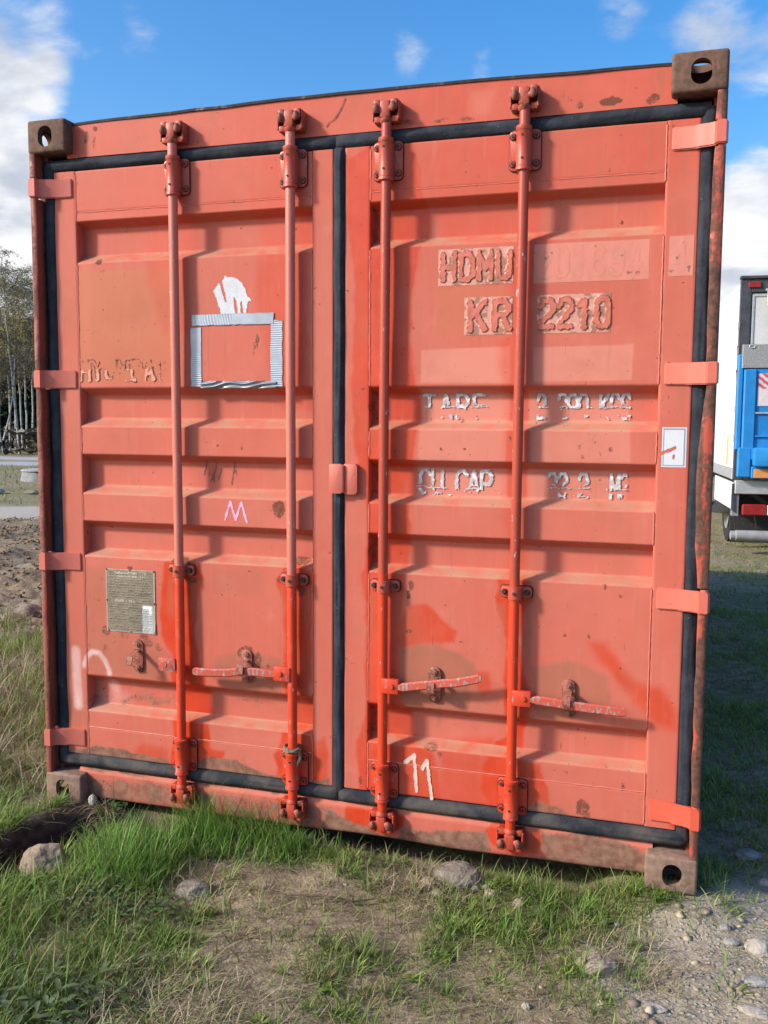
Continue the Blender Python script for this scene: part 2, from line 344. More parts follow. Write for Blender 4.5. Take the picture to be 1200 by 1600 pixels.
    ('stain', 0.4, 0.006, [(0.081,1.603),(0.11,1.603),(0.101,1.472),(0.091,1.384),(0.084,1.406),(0.078,1.515)]),
    ('stain', 0.4, 0.006, [(0.074,0.905),(0.103,0.907),(0.094,0.77),(0.084,0.678),(0.076,0.701),(0.071,0.814)]),
    ('stain', 0.6, 0.006, [(0.194,2.553),(0.221,2.55),(0.215,2.496),(0.207,2.46),(0.199,2.47),(0.193,2.516)]),
    ('stain', 0.6, 0.006, [(0.226,2.55),(0.243,2.549),(0.238,2.467),(0.232,2.413),(0.228,2.427),(0.225,2.495)]),
    ('stain', 0.7, 0.006, [(2.231,2.562),(2.254,2.56),(2.252,2.502),(2.248,2.463),(2.241,2.474),(2.232,2.523)]),
    ('stain', 0.5, 0.006, [(2.211,2.56),(2.222,2.559),(2.222,2.509),(2.22,2.475),(2.217,2.484),(2.212,2.527)]),
    ('stain', 0.5, 0.006, [(2.005,2.57),(2.015,2.569),(2.014,2.523),(2.013,2.492),(2.01,2.5),(2.006,2.539)]),
    ('stain', 0.35, 0.006, [(1.577,2.568),(1.587,2.567),(1.586,2.519),(1.584,2.488),(1.581,2.496),(1.577,2.536)]),
    ('stain', 0.35, 0.006, [(0.724,2.563),(0.736,2.562),(0.734,2.51),(0.73,2.476),(0.726,2.485),(0.723,2.528)]),
    ('stain', 0.4, 0.006, [(1.241,0.251),(1.255,0.252),(1.253,0.195),(1.25,0.157),(1.245,0.166),(1.241,0.213)]),
    ('stain', 0.4, 0.006, [(0.928,0.634),(0.949,0.635),(0.945,0.535),(0.94,0.468),(0.934,0.484),(0.928,0.567)]),
    ('stain', 0.5, 0.006, [(0.861,0.52),(0.887,0.523),(0.882,0.464),(0.876,0.425),(0.868,0.434),(0.861,0.482)]),
    ('stain', 0.5, 0.006, [(1.553,0.516),(1.574,0.518),(1.571,0.464),(1.567,0.427),(1.56,0.435),(1.554,0.48)]),
    ('stain', 0.5, 0.006, [(2.008,0.518),(2.027,0.52),(2.025,0.48),(2.021,0.454),(2.015,0.46),(2.008,0.492)]),
    ('stain', 0.6, 0.006, [(2.154,0.576),(2.166,0.577),(2.166,0.519),(2.164,0.48),(2.16,0.489),(2.155,0.537)]),
    ('stain', 0.3, 0.006, [(1.107,1.604),(1.121,1.604),(1.119,1.551),(1.116,1.515),(1.111,1.524),(1.107,1.568)]),
    ('stain', 0.3, 0.006, [(1.633,1.602),(1.644,1.602),(1.643,1.564),(1.64,1.538),(1.637,1.545),(1.633,1.576)]),
    ('stain', 0.3, 0.006, [(0.359,1.285),(0.375,1.285),(0.372,1.242),(0.367,1.213),(0.362,1.22),(0.358,1.256)]),
    ('stain', 0.4, 0.006, [(2.081,1.959),(2.089,1.959),(2.089,1.923),(2.087,1.9),(2.085,1.906),(2.082,1.935)]),
    ('stain', 0.4, 0.006, [(2.109,1.78),(2.118,1.78),(2.119,1.708),(2.118,1.66),(2.115,1.672),(2.11,1.732)]),
    ('stain', 0.3, 0.006, [(2.06,2.331),(2.07,2.33),(2.07,2.249),(2.07,2.195),(2.066,2.208),(2.061,2.277)]),
    ('stain', 0.35, 0.006, [(2.208,2.395),(2.224,2.394),(2.225,2.292),(2.223,2.223),(2.218,2.241),(2.211,2.327)]),
    ('rust', 0.9, 0.004, [(2.139,2.486),(2.127,2.499),(2.099,2.504),(2.071,2.499),(2.059,2.486),(2.071,2.474),(2.099,2.468),(2.127,2.474)]),
    ('rust', 0.8, 0.004, [(2.246,2.478),(2.241,2.487),(2.226,2.49),(2.212,2.487),(2.206,2.478),(2.212,2.47),(2.226,2.466),(2.241,2.47)]),
    ('rust', 0.7, 0.004, [(2.014,2.478),(2.011,2.486),(2.002,2.49),(1.994,2.486),(1.99,2.478),(1.994,2.469),(2.002,2.466),(2.011,2.469)]),
    ('rust', 0.65, 0.004, [(1.592,2.476),(1.583,2.482),(1.562,2.485),(1.541,2.482),(1.532,2.476),(1.541,2.469),(1.562,2.467),(1.583,2.469)]),
    ('rust', 0.6, 0.004, [(1.484,2.477),(1.475,2.483),(1.454,2.486),(1.432,2.483),(1.424,2.477),(1.432,2.47),(1.454,2.468),(1.475,2.47)]),
    ('rust', 0.6, 0.004, [(1.677,2.476),(1.668,2.481),(1.647,2.484),(1.626,2.481),(1.617,2.476),(1.626,2.471),(1.647,2.469),(1.668,2.471)]),
    ('rust', 0.5, 0.004, [(0.489,2.453),(0.481,2.459),(0.459,2.462),(0.438,2.459),(0.429,2.453),(0.438,2.446),(0.459,2.444),(0.481,2.446)]),
    ('rust', 0.8, 0.004, [(0.281,2.077),(0.276,2.086),(0.263,2.09),(0.25,2.086),(0.245,2.077),(0.25,2.068),(0.263,2.065),(0.276,2.068)]),
    ('rust', 0.8, 0.004, [(1.012,1.181),(1.003,1.204),(0.982,1.214),(0.96,1.204),(0.952,1.181),(0.96,1.157),(0.982,1.148),(1.003,1.157)]),
    ('rust', 0.75, 0.004, [(0.633,0.974),(0.618,0.983),(0.583,0.988),(0.548,0.983),(0.533,0.974),(0.548,0.964),(0.583,0.96),(0.618,0.964)]),
    ('rust', 0.75, 0.004, [(0.66,0.911),(0.651,0.922),(0.63,0.926),(0.609,0.922),(0.6,0.911),(0.609,0.901),(0.63,0.896),(0.651,0.901)]),
    ('rust', 0.7, 0.004, [(1.09,0.992),(1.077,1.004),(1.045,1.008),(1.013,1.004),(1.0,0.992),(1.013,0.981),(1.045,0.977),(1.077,0.981)]),
    ('rust', 0.7, 0.004, [(1.01,0.932),(1.005,0.946),(0.99,0.952),(0.976,0.946),(0.97,0.932),(0.976,0.918),(0.99,0.912),(1.005,0.918)]),
    ('rust', 0.7, 0.004, [(1.085,0.89),(1.079,0.904),(1.065,0.91),(1.05,0.904),(1.045,0.89),(1.05,0.876),(1.065,0.87),(1.079,0.876)]),
    ('rust', 0.8, 0.004, [(0.38,0.943),(0.376,0.951),(0.368,0.955),(0.359,0.951),(0.356,0.943),(0.359,0.935),(0.368,0.931),(0.376,0.935)]),
    ('rust', 0.8, 0.004, [(1.478,0.936),(1.475,0.951),(1.468,0.956),(1.461,0.951),(1.458,0.936),(1.461,0.922),(1.468,0.916),(1.475,0.922)]),
    ('rust', 0.8, 0.004, [(1.469,0.903),(1.467,0.914),(1.461,0.919),(1.456,0.914),(1.453,0.903),(1.456,0.891),(1.461,0.887),(1.467,0.891)]),
    ('rust', 0.7, 0.004, [(1.486,0.78),(1.482,0.787),(1.474,0.79),(1.465,0.787),(1.462,0.78),(1.465,0.773),(1.474,0.771),(1.482,0.773)]),
    ('rust', 0.6, 0.004, [(0.884,0.651),(0.874,0.671),(0.849,0.679),(0.824,0.671),(0.814,0.651),(0.824,0.631),(0.849,0.623),(0.874,0.631)]),
    ('rust', 0.7, 0.004, [(0.908,0.631),(0.903,0.652),(0.893,0.661),(0.882,0.652),(0.878,0.631),(0.882,0.609),(0.893,0.601),(0.903,0.609)]),
    ('rust', 0.7, 0.004, [(0.943,0.61),(0.94,0.617),(0.933,0.62),(0.926,0.617),(0.923,0.61),(0.926,0.603),(0.933,0.6),(0.94,0.603)]),
    ('rust', 0.6, 0.004, [(0.894,0.171),(0.891,0.182),(0.884,0.187),(0.877,0.182),(0.874,0.171),(0.877,0.16),(0.884,0.155),(0.891,0.16)]),
    ('rust', 0.75, 0.004, [(2.089,0.225),(2.082,0.245),(2.067,0.253),(2.051,0.245),(2.045,0.225),(2.051,0.205),(2.067,0.196),(2.082,0.205)]),
    ('rust', 0.6, 0.004, [(2.094,0.198),(2.09,0.211),(2.082,0.216),(2.073,0.211),(2.07,0.198),(2.073,0.186),(2.082,0.18),(2.09,0.186)]),
    ('rust', 0.6, 0.004, [(2.208,0.307),(2.205,0.317),(2.196,0.322),(2.188,0.317),(2.184,0.307),(2.188,0.297),(2.196,0.293),(2.205,0.297)]),
    ('rust', 0.55, 0.004, [(1.584,0.368),(1.575,0.381),(1.554,0.386),(1.533,0.381),(1.524,0.368),(1.533,0.356),(1.554,0.35),(1.575,0.356)]),
    ('rust', 0.7, 0.004, [(1.302,0.226),(1.299,0.237),(1.292,0.242),(1.285,0.237),(1.282,0.226),(1.285,0.215),(1.292,0.21),(1.299,0.215)]),
    ('rust', 0.6, 0.004, [(1.431,1.034),(1.428,1.038),(1.421,1.04),(1.414,1.038),(1.411,1.034),(1.414,1.03),(1.421,1.028),(1.428,1.03)]),
    ('rust', 0.35, 0.004, [(0.839,0.455),(0.83,0.461),(0.809,0.464),(0.787,0.461),(0.779,0.455),(0.787,0.448),(0.809,0.446),(0.83,0.448)]),
    ('rust', 0.6, 0.004, [(0.254,0.89),(0.251,0.895),(0.246,0.898),(0.24,0.895),(0.238,0.89),(0.24,0.884),(0.246,0.882),(0.251,0.884)]),
    ('rust', 0.55, 0.004, [(0.28,0.691),(0.272,0.705),(0.255,0.711),(0.237,0.705),(0.23,0.691),(0.237,0.677),(0.255,0.671),(0.272,0.677)]),
    ('rust', 0.5, 0.004, [(0.362,0.685),(0.356,0.706),(0.342,0.715),(0.328,0.706),(0.322,0.685),(0.328,0.664),(0.342,0.655),(0.356,0.664)]),
    ('rust', 0.55, 0.004, [(0.461,0.667),(0.452,0.688),(0.431,0.697),(0.41,0.688),(0.401,0.667),(0.41,0.645),(0.431,0.637),(0.452,0.645)]),
    ('rust', 0.5, 0.004, [(0.268,0.615),(0.263,0.632),(0.253,0.639),(0.242,0.632),(0.238,0.615),(0.242,0.598),(0.253,0.591),(0.263,0.598)]),
    ('rust', 0.45, 0.004, [(0.503,0.646),(0.497,0.66),(0.483,0.666),(0.468,0.66),(0.463,0.646),(0.468,0.632),(0.483,0.626),(0.497,0.632)]),
    ('rust', 0.7, 0.004, [(1.848,0.199),(1.845,0.211),(1.836,0.216),(1.828,0.211),(1.824,0.199),(1.828,0.187),(1.836,0.182),(1.845,0.187)]),
    ('rust', 0.9, 0.004, [(2.128,0.969),(2.127,0.977),(2.122,0.981),(2.118,0.977),(2.116,0.969),(2.118,0.96),(2.122,0.957),(2.127,0.96)]),
    ('rust', 0.8, 0.004, [(2.173,0.946),(2.172,0.951),(2.167,0.953),(2.163,0.951),(2.161,0.946),(2.163,0.941),(2.167,0.939),(2.172,0.941)]),
    ('rust', 0.8, 0.004, [(2.086,0.804),(2.084,0.808),(2.08,0.81),(2.076,0.808),(2.074,0.804),(2.076,0.799),(2.08,0.798),(2.084,0.799)]),
    ('rust', 0.8, 0.004, [(2.004,0.797),(2.002,0.802),(1.998,0.803),(1.994,0.802),(1.992,0.797),(1.994,0.793),(1.998,0.791),(2.002,0.793)]),
    ('rust', 0.6, 0.004, [(1.598,0.35),(1.595,0.357),(1.588,0.36),(1.581,0.357),(1.578,0.35),(1.581,0.342),(1.588,0.34),(1.595,0.342)]),
    ('rust', 0.8, 0.004, [(1.601,0.878),(1.6,0.884),(1.597,0.886),(1.595,0.884),(1.593,0.878),(1.595,0.872),(1.597,0.87),(1.6,0.872)]),
    ('rust', 0.8, 0.004, [(0.707,1.293),(0.705,1.312),(0.701,1.32),(0.697,1.312),(0.695,1.293),(0.697,1.274),(0.701,1.266),(0.705,1.274)]),
    ('rust', 0.7, 0.004, [(0.688,1.299),(0.686,1.312),(0.683,1.317),(0.679,1.312),(0.678,1.299),(0.679,1.287),(0.683,1.282),(0.686,1.287)]),
    ('rust', 0.7, 0.004, [(0.732,1.282),(0.73,1.291),(0.727,1.294),(0.723,1.291),(0.722,1.282),(0.723,1.273),(0.727,1.269),(0.73,1.273)]),
    ('rust', 0.7, 0.004, [(0.799,1.302),(0.797,1.316),(0.794,1.322),(0.79,1.316),(0.789,1.302),(0.79,1.288),(0.794,1.282),(0.797,1.288)]),
    ('rust', 0.8, 0.004, [(0.905,1.773),(0.904,1.789),(0.901,1.795),(0.898,1.789),(0.896,1.773),(0.898,1.757),(0.901,1.75),(0.904,1.757)]),
    ('rust', 0.7, 0.004, [(0.889,1.762),(0.888,1.772),(0.886,1.777),(0.884,1.772),(0.883,1.762),(0.884,1.751),(0.886,1.747),(0.888,1.751)]),
    ('rust', 0.6, 0.004, [(2.326,1.684),(2.32,1.688),(2.306,1.69),(2.292,1.688),(2.286,1.684),(2.292,1.68),(2.306,1.678),(2.32,1.68)]),
    ('rust', 0.6, 0.004, [(2.397,1.0),(2.391,1.004),(2.377,1.006),(2.363,1.004),(2.357,1.0),(2.363,0.996),(2.377,0.994),(2.391,0.996)]),
    ('rust', 0.6, 0.004, [(2.393,0.285),(2.387,0.289),(2.373,0.291),(2.359,0.289),(2.353,0.285),(2.359,0.281),(2.373,0.279),(2.387,0.281)]),
    ('rust', 0.9, 0.004, [(0.08,1.498),(0.078,1.521),(0.072,1.53),(0.066,1.521),(0.064,1.498),(0.066,1.476),(0.072,1.466),(0.078,1.476)]),
    ('rust', 0.6, 0.004, [(2.121,1.006),(2.118,1.009),(2.111,1.011),(2.104,1.009),(2.101,1.006),(2.104,1.002),(2.111,1.001),(2.118,1.002)]),
    ('rust', 0.5, 0.004, [(2.413,0.004),(2.407,0.018),(2.393,0.024),(2.379,0.018),(2.373,0.004),(2.379,-0.01),(2.393,-0.016),(2.407,-0.01)]),
    ('rust', 0.75, 0.004, [(0.277,2.558),(0.273,2.567),(0.262,2.57),(0.251,2.567),(0.247,2.558),(0.251,2.55),(0.262,2.546),(0.273,2.55)]),
    ('rust', 0.6, 0.004, [(0.232,2.528),(0.229,2.549),(0.22,2.558),(0.212,2.549),(0.208,2.528),(0.212,2.506),(0.22,2.498),(0.229,2.506)]),
    ('rust', 0.5, 0.004, [(0.27,2.502),(0.267,2.523),(0.26,2.532),(0.253,2.523),(0.25,2.502),(0.253,2.481),(0.26,2.472),(0.267,2.481)]),
    ('rust', 0.7, 0.004, [(2.036,1.417),(2.034,1.424),(2.03,1.426),(2.025,1.424),(2.024,1.417),(2.025,1.41),(2.03,1.407),(2.034,1.41)]),
    ('rust', 0.7, 0.004, [(2.085,1.438),(2.084,1.445),(2.079,1.447),(2.075,1.445),(2.073,1.438),(2.075,1.431),(2.079,1.428),(2.084,1.431)]),
    ('rust', 0.7, 0.004, [(2.051,1.386),(2.049,1.393),(2.045,1.396),(2.04,1.393),(2.039,1.386),(2.04,1.379),(2.045,1.377),(2.049,1.379)]),
    ('rust', 0.7, 0.004, [(2.136,1.408),(2.134,1.415),(2.13,1.418),(2.126,1.415),(2.124,1.408),(2.126,1.401),(2.13,1.398),(2.134,1.401)]),
    ('rust', 0.7, 0.004, [(0.849,1.4),(0.847,1.406),(0.843,1.409),(0.839,1.406),(0.837,1.4),(0.839,1.393),(0.843,1.39),(0.847,1.393)]),
    ('rust', 0.7, 0.004, [(1.646,1.507),(1.644,1.513),(1.64,1.516),(1.635,1.513),(1.634,1.507),(1.635,1.5),(1.64,1.497),(1.644,1.5)]),
    ('rust', 0.7, 0.004, [(2.192,1.51),(2.19,1.516),(2.186,1.519),(2.182,1.516),(2.18,1.51),(2.182,1.503),(2.186,1.5),(2.19,1.503)]),
]
# ------------------------------------------------------------------ paint map of the container front
KINDS = ('fresh', 'stain', 'orange', 'ghost', 'mud', 'rust', 'white')
STROKES = [('white', .40, .019, .010, [(.119, .60), (.121, .49), (.124, .385)]),
           ('white', .45, .010, .006, [(.155, .545), (.168, .578), (.192, .602), (.225, .600), (.250, .572), (.266, .540), (.268, .522)]),
           ('white', .22, .020, .02, [(.255, .48), (.272, .42)]),
           ('white', .12, .03, .03, [(.30, .41), (.21, .40)])]
def paint(x, z):
    x = np.asarray(x, float); z = np.asarray(z, float)
    wx = x + (vn(x, z, 22, 3) - .5) * .016 + (vn(x, z, 90, 4) - .5) * .004
    wz = z + (vn(x, z, 22, 5) - .5) * .016 + (vn(x, z, 90, 6) - .5) * .004
    out = {k: np.zeros(x.shape) for k in KINDS}
    for k, val, blur, P in PATCHES:
        crisp = k in ('ghost', 'orange') and blur < .005
        px, pz = (x, z) if crisp else (wx, wz)
        P_ = np.array(P); m = blur * 2 + .02
        sel = (x > P_[:, 0].min() - m) & (x < P_[:, 0].max() + m) & (z > P_[:, 1].min() - m) & (z < P_[:, 1].max() + m)
        if not sel.any(): continue
        sd = poly_sd(px[sel], pz[sel], P)
        v = val * sst(-sd, -blur, blur)
        out[k][sel] = np.maximum(out[k][sel], v)
    for k, val, w, blur, pts in STROKES:
        for a, b in zip(pts, pts[1:]):
            d = seg_dist(x, z, a, b); out[k] = np.maximum(out[k], val * (1 - sst(d, w - blur, w + blur)) * (.75 + .5 * vn(x, z, 40, 9)))
    # dust lying on the lower ledges of the corrugations and general bottom grime
    return out

# ------------------------------------------------------------------ materials
def paint_material():
    m, t, p = material('door_paint')
    P = t.pos(); big = t.noise(2.2, 4, P); mid = t.noise(14, 4, P); fine = t.noise(160, 3, P); mic = t.noise(700, 2, P)
    streak = t.noise(9, 4, t.scale(P, (5.5, 1, .28)))
    fr = t.attr('fresh')
    base = t.mix(t.step(big, .3, .7), (.465, .105, .070), (.505, .131, .093))
    base = t.mix(t.math('MULTIPLY', t.step(streak, .42, .75), .35), base, (.48, .145, .088))
    base = t.mix(t.math('MULTIPLY', t.step(mid, .55, .8), .25), base, (.58, .19, .14))
    # lower doors were repainted
    fresh = t.mix(t.step(mid, .3, .7), (.53, .046, .013), (.47, .036, .009))
    c = t.mix(t.math('MULTIPLY', t.attr('orange'), t.math('ADD', .72, t.math('MULTIPLY', streak, .4)), None, True), base, (.44, .132, .068))
    c = t.mix(t.math('MULTIPLY', t.attr('ghost'), .78), c, (.60, .245, .185))
    c = t.mix(t.math('MULTIPLY', fr, t.math('ADD', .64, t.math('MULTIPLY', mid, .45)), None, True), c, fresh)
    c = t.mix(t.math('MULTIPLY', t.attr('stain'), t.math('ADD', .35, t.math('MULTIPLY', mid, 1.0)), None, True), c, (.32, .115, .070))
    c = t.mix(t.math('MULTIPLY', t.attr('white'), t.math('ADD', .5, fine)), c, (.80, .66, .66))
    # dust on upward faces
    nz = t.node('ShaderNodeSeparateXYZ'); t.link(t.node('ShaderNodeNewGeometry').outputs['Normal'], nz.inputs[0])
    dust = t.math('MULTIPLY', t.step(nz.outputs[2], .25, .75), t.math('MULTIPLY', t.step(mid, .25, .65), .75))
    c = t.mix(dust, c, (.40, .22, .14))
    mud = t.math('ADD', t.attr('mud'), t.math('ADD', t.math('MULTIPLY', t.math('SUBTRACT', fine, .5), 1.1), t.math('MULTIPLY', t.math('SUBTRACT', t.noise(11, 5, t.scale(P, (1, 1, 1.6)), .65), .5), 1.5))); mud = t.math('MULTIPLY', t.step(mud, .22, .72), t.step(t.attr('mud'), .02, .2))
    c = t.mix(t.math('MULTIPLY', mud, .90), c, t.mix(t.step(t.noise(35, 4, P, .6), .3, .7), (.115, .066, .046), (.235, .150, .102)))
    # weathering: broad grime, thin runs, scratches
    gr = t.math('MULTIPLY', t.step(t.noise(4.5, 6, P, .62), .45, .75), .42); c = t.mix(gr, c, (.36, .105, .062))
    run = t.math('MULTIPLY', t.step(t.noise(30, 3, t.scale(P, (2.2, 1, .05))), .60, .76), t.step(t.noise(3.0, 3, P), .45, .65)); c = t.mix(t.math('MULTIPLY', run, .38), c, (.24, .085, .05))
    chalk = t.math('MULTIPLY', t.step(t.noise(20, 4, t.scale(P, (1.8, 1, .18)), .6), .55, .8), .30); c = t.mix(chalk, c, (.55, .20, .145))
    scr = t.math('MULTIPLY', t.step(t.noise(42, 2, t.scale(P, (3.5, 1, .35)), .5, 1.5), .735, .75), t.step(big, .42, .55)); c = t.mix(t.math('MULTIPLY', scr, .8), c, (.10, .04, .025))
    # speckle chips
    sp = t.step(t.noise(75, 1, P, .3), .72, .755)
    sp2 = t.math('MULTIPLY', sp, t.step(mid, .50, .66))
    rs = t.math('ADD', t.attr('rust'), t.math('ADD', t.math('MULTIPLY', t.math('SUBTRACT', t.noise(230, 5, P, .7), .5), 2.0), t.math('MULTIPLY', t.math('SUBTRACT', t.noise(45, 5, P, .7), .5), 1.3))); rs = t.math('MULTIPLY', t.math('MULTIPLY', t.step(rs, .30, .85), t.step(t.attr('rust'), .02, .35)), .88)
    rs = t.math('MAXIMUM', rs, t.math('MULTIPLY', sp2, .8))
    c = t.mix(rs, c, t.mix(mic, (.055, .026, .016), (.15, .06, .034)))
    t.put(p.inputs['Base Color'], c)
    r = t.math('SUBTRACT', .60, t.math('MULTIPLY', fr, .24)); r = t.math('ADD', r, t.math('MULTIPLY', t.math('MAXIMUM', mud, rs), .35), None, True)
    t.put(p.inputs['Roughness'], r); p.inputs['Specular IOR Level'].default_value = .22
    hgt = t.math('ADD', t.math('MULTIPLY', fine, .35), t.math('ADD', t.math('MULTIPLY', mid, .5), t.math('MULTIPLY', rs, t.math('MULTIPLY', mic, -1.2))))
    t.put(p.inputs['Normal'], t.bump(hgt, .34, .0022))
    return m

def metal_paint(name, lo, hi, zsplit, chip=.0, chs=55, chipcol=(.25, .25, .27), rust=.0, rough=.42, lowfresh=True):
    """hardware paint: faded above, repainted below zsplit"""
    m, t, p = material(name)
    P = t.pos(); mid = t.noise(18, 4, P); fine = t.noise(120, 3, P); ch = t.noise(chs, 5, t.scale(P, (1.6, 1.6, .55)), .62)
    s = t.node('ShaderNodeSeparateXYZ'); t.link(P, s.inputs[0])
    zz = t.math('ADD', s.outputs[2], t.math('MULTIPLY', t.math('SUBTRACT', mid, .5), .12))
    c = t.mix(t.step(zz, zsplit - .03, zsplit + .05), lo, hi)
    c = t.mix(t.math('MULTIPLY', t.step(mid, .5, .8), .35), c, tuple(v * 1.25 for v in hi))
    if chip: c = t.mix(t.step(ch, .70 - chip, .73 - chip), c, t.mix(fine, chipcol, tuple(v * 2.2 for v in chipcol)))
    k = None
    if rust:
        k = t.step(t.math('ADD', t.math('MULTIPLY', fine, .5), t.math('MULTIPLY', mid, .6)), .72 - rust, .80 - rust)
        c = t.mix(k, c, t.mix(fine, (.05, .022, .013), (.17, .06, .03)))
    t.put(p.inputs['Base Color'], c); p.inputs['Roughness'].default_value = rough; p.inputs['Specular IOR Level'].default_value = .4
    t.put(p.inputs['Normal'], t.bump(t.math('ADD', fine, mid), .25, .0015))
    return m

def simple(name, c0, c1, scale=20, rough=.7, metal=0, bump=.3, dist=.002, detail=4, spec=.4):
    m, t, p = material(name); P = t.obj(); n = t.noise(scale, detail, P); f = t.noise(scale * 7, 3, P)
    t.put(p.inputs['Base Color'], t.mix(t.step(t.math('ADD', t.math('MULTIPLY', n, .7), t.math('MULTIPLY', f, .3)), .3, .7), c0, c1)); p.inputs['Roughness'].default_value = rough; p.inputs['Metallic'].default_value = metal
    p.inputs['Specular IOR Level'].default_value = spec
    if bump: t.put(p.inputs['Normal'], t.bump(t.math('ADD', n, f), bump, dist))
    return m

def rusty(name, paintc, amount, rust0=(.060, .028, .018), rust1=(.19, .075, .042), sc=9):
    m, t, p = material(name); P = t.pos(); n = t.noise(sc, 5, P, .62); f = t.noise(sc * 9, 4, P); st = t.noise(sc, 4, t.scale(P, (3.5, 3.5, .45)))
    v = t.math('ADD', t.math('MULTIPLY', st, .6), t.math('ADD', t.math('MULTIPLY', n, .3), t.math('MULTIPLY', f, .25)))
    k = t.step(v, .62 - amount, .70 - amount)
    r = t.mix(t.step(f, .3, .7), rust0, rust1)
    t.put(p.inputs['Base Color'], t.mix(k, paintc, r)); t.put(p.inputs['Roughness'], t.math('ADD', .5, t.math('MULTIPLY', k, .35)))
    t.put(p.inputs['Normal'], t.bump(t.math('ADD', t.math('MULTIPLY', f, .7), t.math('MULTIPLY', k, .4)), .5, .003)); return m

PAINT = paint_material()
ROD = metal_paint('rod_paint', (.56, .050, .018), (.36, .060, .036), .95, chip=.05, rust=.0, rough=.34)
ROD_F = metal_paint('rod_paint_faded', (.56, .050, .018), (.50, .150, .112), .92, chip=.05, rust=.0, rough=.42)
HARD = metal_paint('bracket_paint', (.54, .050, .02), (.40, .065, .038), .8, chip=.07, chipcol=(.13, .13, .15), rust=.06, rough=.42)
CAMM = metal_paint('cam_paint', (.42, .05, .025), (.36, .060, .036), .8, chip=.0, rust=.15, rough=.5)
HANDLE = metal_paint('handle_paint', (.44, .075, .045), (.44, .078, .05), .2, chip=.145, chs=75, chipcol=(.16, .155, .155), rust=.0, rough=.45)
RETAIN = metal_paint('retainer_paint', (.30, .10, .07), (.30, .10, .07), .2, chip=.08, chipcol=(.22, .16, .13), rust=.17, rough=.55)
HINGE = metal_paint('hinge_paint', (.52, .132, .096), (.52, .132, .096), .2, chip=.0, rust=.05, rough=.5)
HINGE_F = metal_paint('hinge_paint_fresh', (.54, .085, .05), (.52, .122, .085), .6, chip=.0, rust=.05, rough=.45)
DARK_BROWN = simple('dark_brown', (.018, .013, .012), (.060, .034, .026), 60, .7, 0)  # near-black brown of bolt ends, collar rings and plate outlines
BOLT = simple('bolt_steel', (.10, .040, .025), (.30, .09, .055), 90, .6, 0)
POST = rusty('post_paint', (.26, .060, .040), .09, (.06, .025, .017), (.20, .06, .04), sc=5)
POST_R = rusty('post_paint_worn', (.38, .060, .030), .135, (.040, .020, .015), (.15, .058, .036), sc=5)
POST_IN = rusty('post_inner_paint', (.30, .055, .035), .04)
CAST = rusty('corner_casting_steel', (.19, .075, .05), .20, (.075, .040, .027), (.15, .075, .048), 5)
CAST_D = rusty('corner_casting_steel_dusty', (.28, .13, .09), .16, (.15, .09, .064), (.25, .155, .112), 5)
def rubber():
    m, t, p = material('black_rubber'); P = t.pos(); n = t.noise(12, 5, P); f = t.noise(90, 4, P); st = t.noise(25, 3, t.scale(P, (.4, 1, .4)))
    c = t.mix(t.step(n, .35, .7), (.018, .022, .030), (.036, .042, .056))
    c = t.mix(t.math('MULTIPLY', t.step(st, .55, .75), .5), c, (.055, .058, .066))
    s = t.node('ShaderNodeSeparateXYZ'); t.link(P, s.inputs[0])
    c = t.mix(t.math('MULTIPLY', t.step(s.outputs[2], .24, .16), t.math('MULTIPLY', t.step(n, .3, .7), .7)), c, (.10, .082, .068))
    c = t.mix(t.math('MULTIPLY', t.step(f, .68, .74), .5), c, (.22, .22, .23))
    t.put(p.inputs['Base Color'], c); p.inputs['Roughness'].default_value = .82; p.inputs['Specular IOR Level'].default_value = .18
    t.put(p.inputs['Normal'], t.bump(t.math('ADD', n, f), .5, .004)); return m
RUBBER = rubber()
def attr_mat(name, rough=.6, bumpk=.25, spec=.4, metal=0):
    m, t, p = material(name); P = t.pos(); f = t.noise(150, 3, P); g = t.noise(25, 4, P)
    c = t.mix(t.math('MULTIPLY', t.step(g, .45, .8), .22), t.attrc('tint'), (.30, .20, .15))
    t.put(p.inputs['Base Color'], c); p.inputs['Roughness'].default_value = rough; p.inputs['Specular IOR Level'].default_value = spec; p.inputs['Metallic'].default_value = metal
    t.put(p.inputs['Normal'], t.bump(f, bumpk, .001)); return m
DECAL = attr_mat('marking_paint')
PLATE = attr_mat('plate_metal', .5, .4, .5, .35)

# ------------------------------------------------------------------ container
TROUGH = [(2.070 + .005, 2.106 + .005, 2.206, 2.231), (1.470, 1.503, 1.588, 1.618), (1.216, 1.248, 1.341, 1.369), (.975, 1.004, 1.087, 1.115), (.367, .392, .478, .513)]
YD, DEP = .050, .046
def panel_y(z):
    z = np.asarray(z, float); y = np.full(z.shape, YD)
    for a, b, c, d in TROUGH:
        t = np.minimum(np.clip((z - a) / (b - a), 0, 1), np.clip((d - z) / (d - c), 0, 1))
        s = t * t * (3 - 2 * t); y = np.maximum(y, YD + DEP * (.65 * s + .35 * t))
    return y
def panel_wave(x, z): return (vn(x, z, 3.1, 21) - .5) * .005 + (vn(x, z, 8, 22) - .5) * .0022

box_ = thing('shipping_container', 'weathered orange red steel shipping container with closed double doors standing on the grass', 'container')

def lattice(nu, nv):
    i = np.arange(nu * nv).reshape(nu, nv)
    return np.stack([i[:-1, :-1], i[1:, :-1], i[1:, 1:], i[:-1, 1:]], -1).reshape(-1, 4)

def sheet(name, X, Y, Z, parent, mat=PAINT, extra=None, ang=50, flip=False):
    """X,Y,Z 2-D arrays"""
    V = np.stack([X.ravel(), Y.ravel(), Z.ravel()], 1); F = lattice(*X.shape)
    if flip: F = F[:, ::-1]
    return raw(name, V, np.ascontiguousarray(F), mat, parent, attrs=paint(V[:, 0], V[:, 2]), ang=ang)

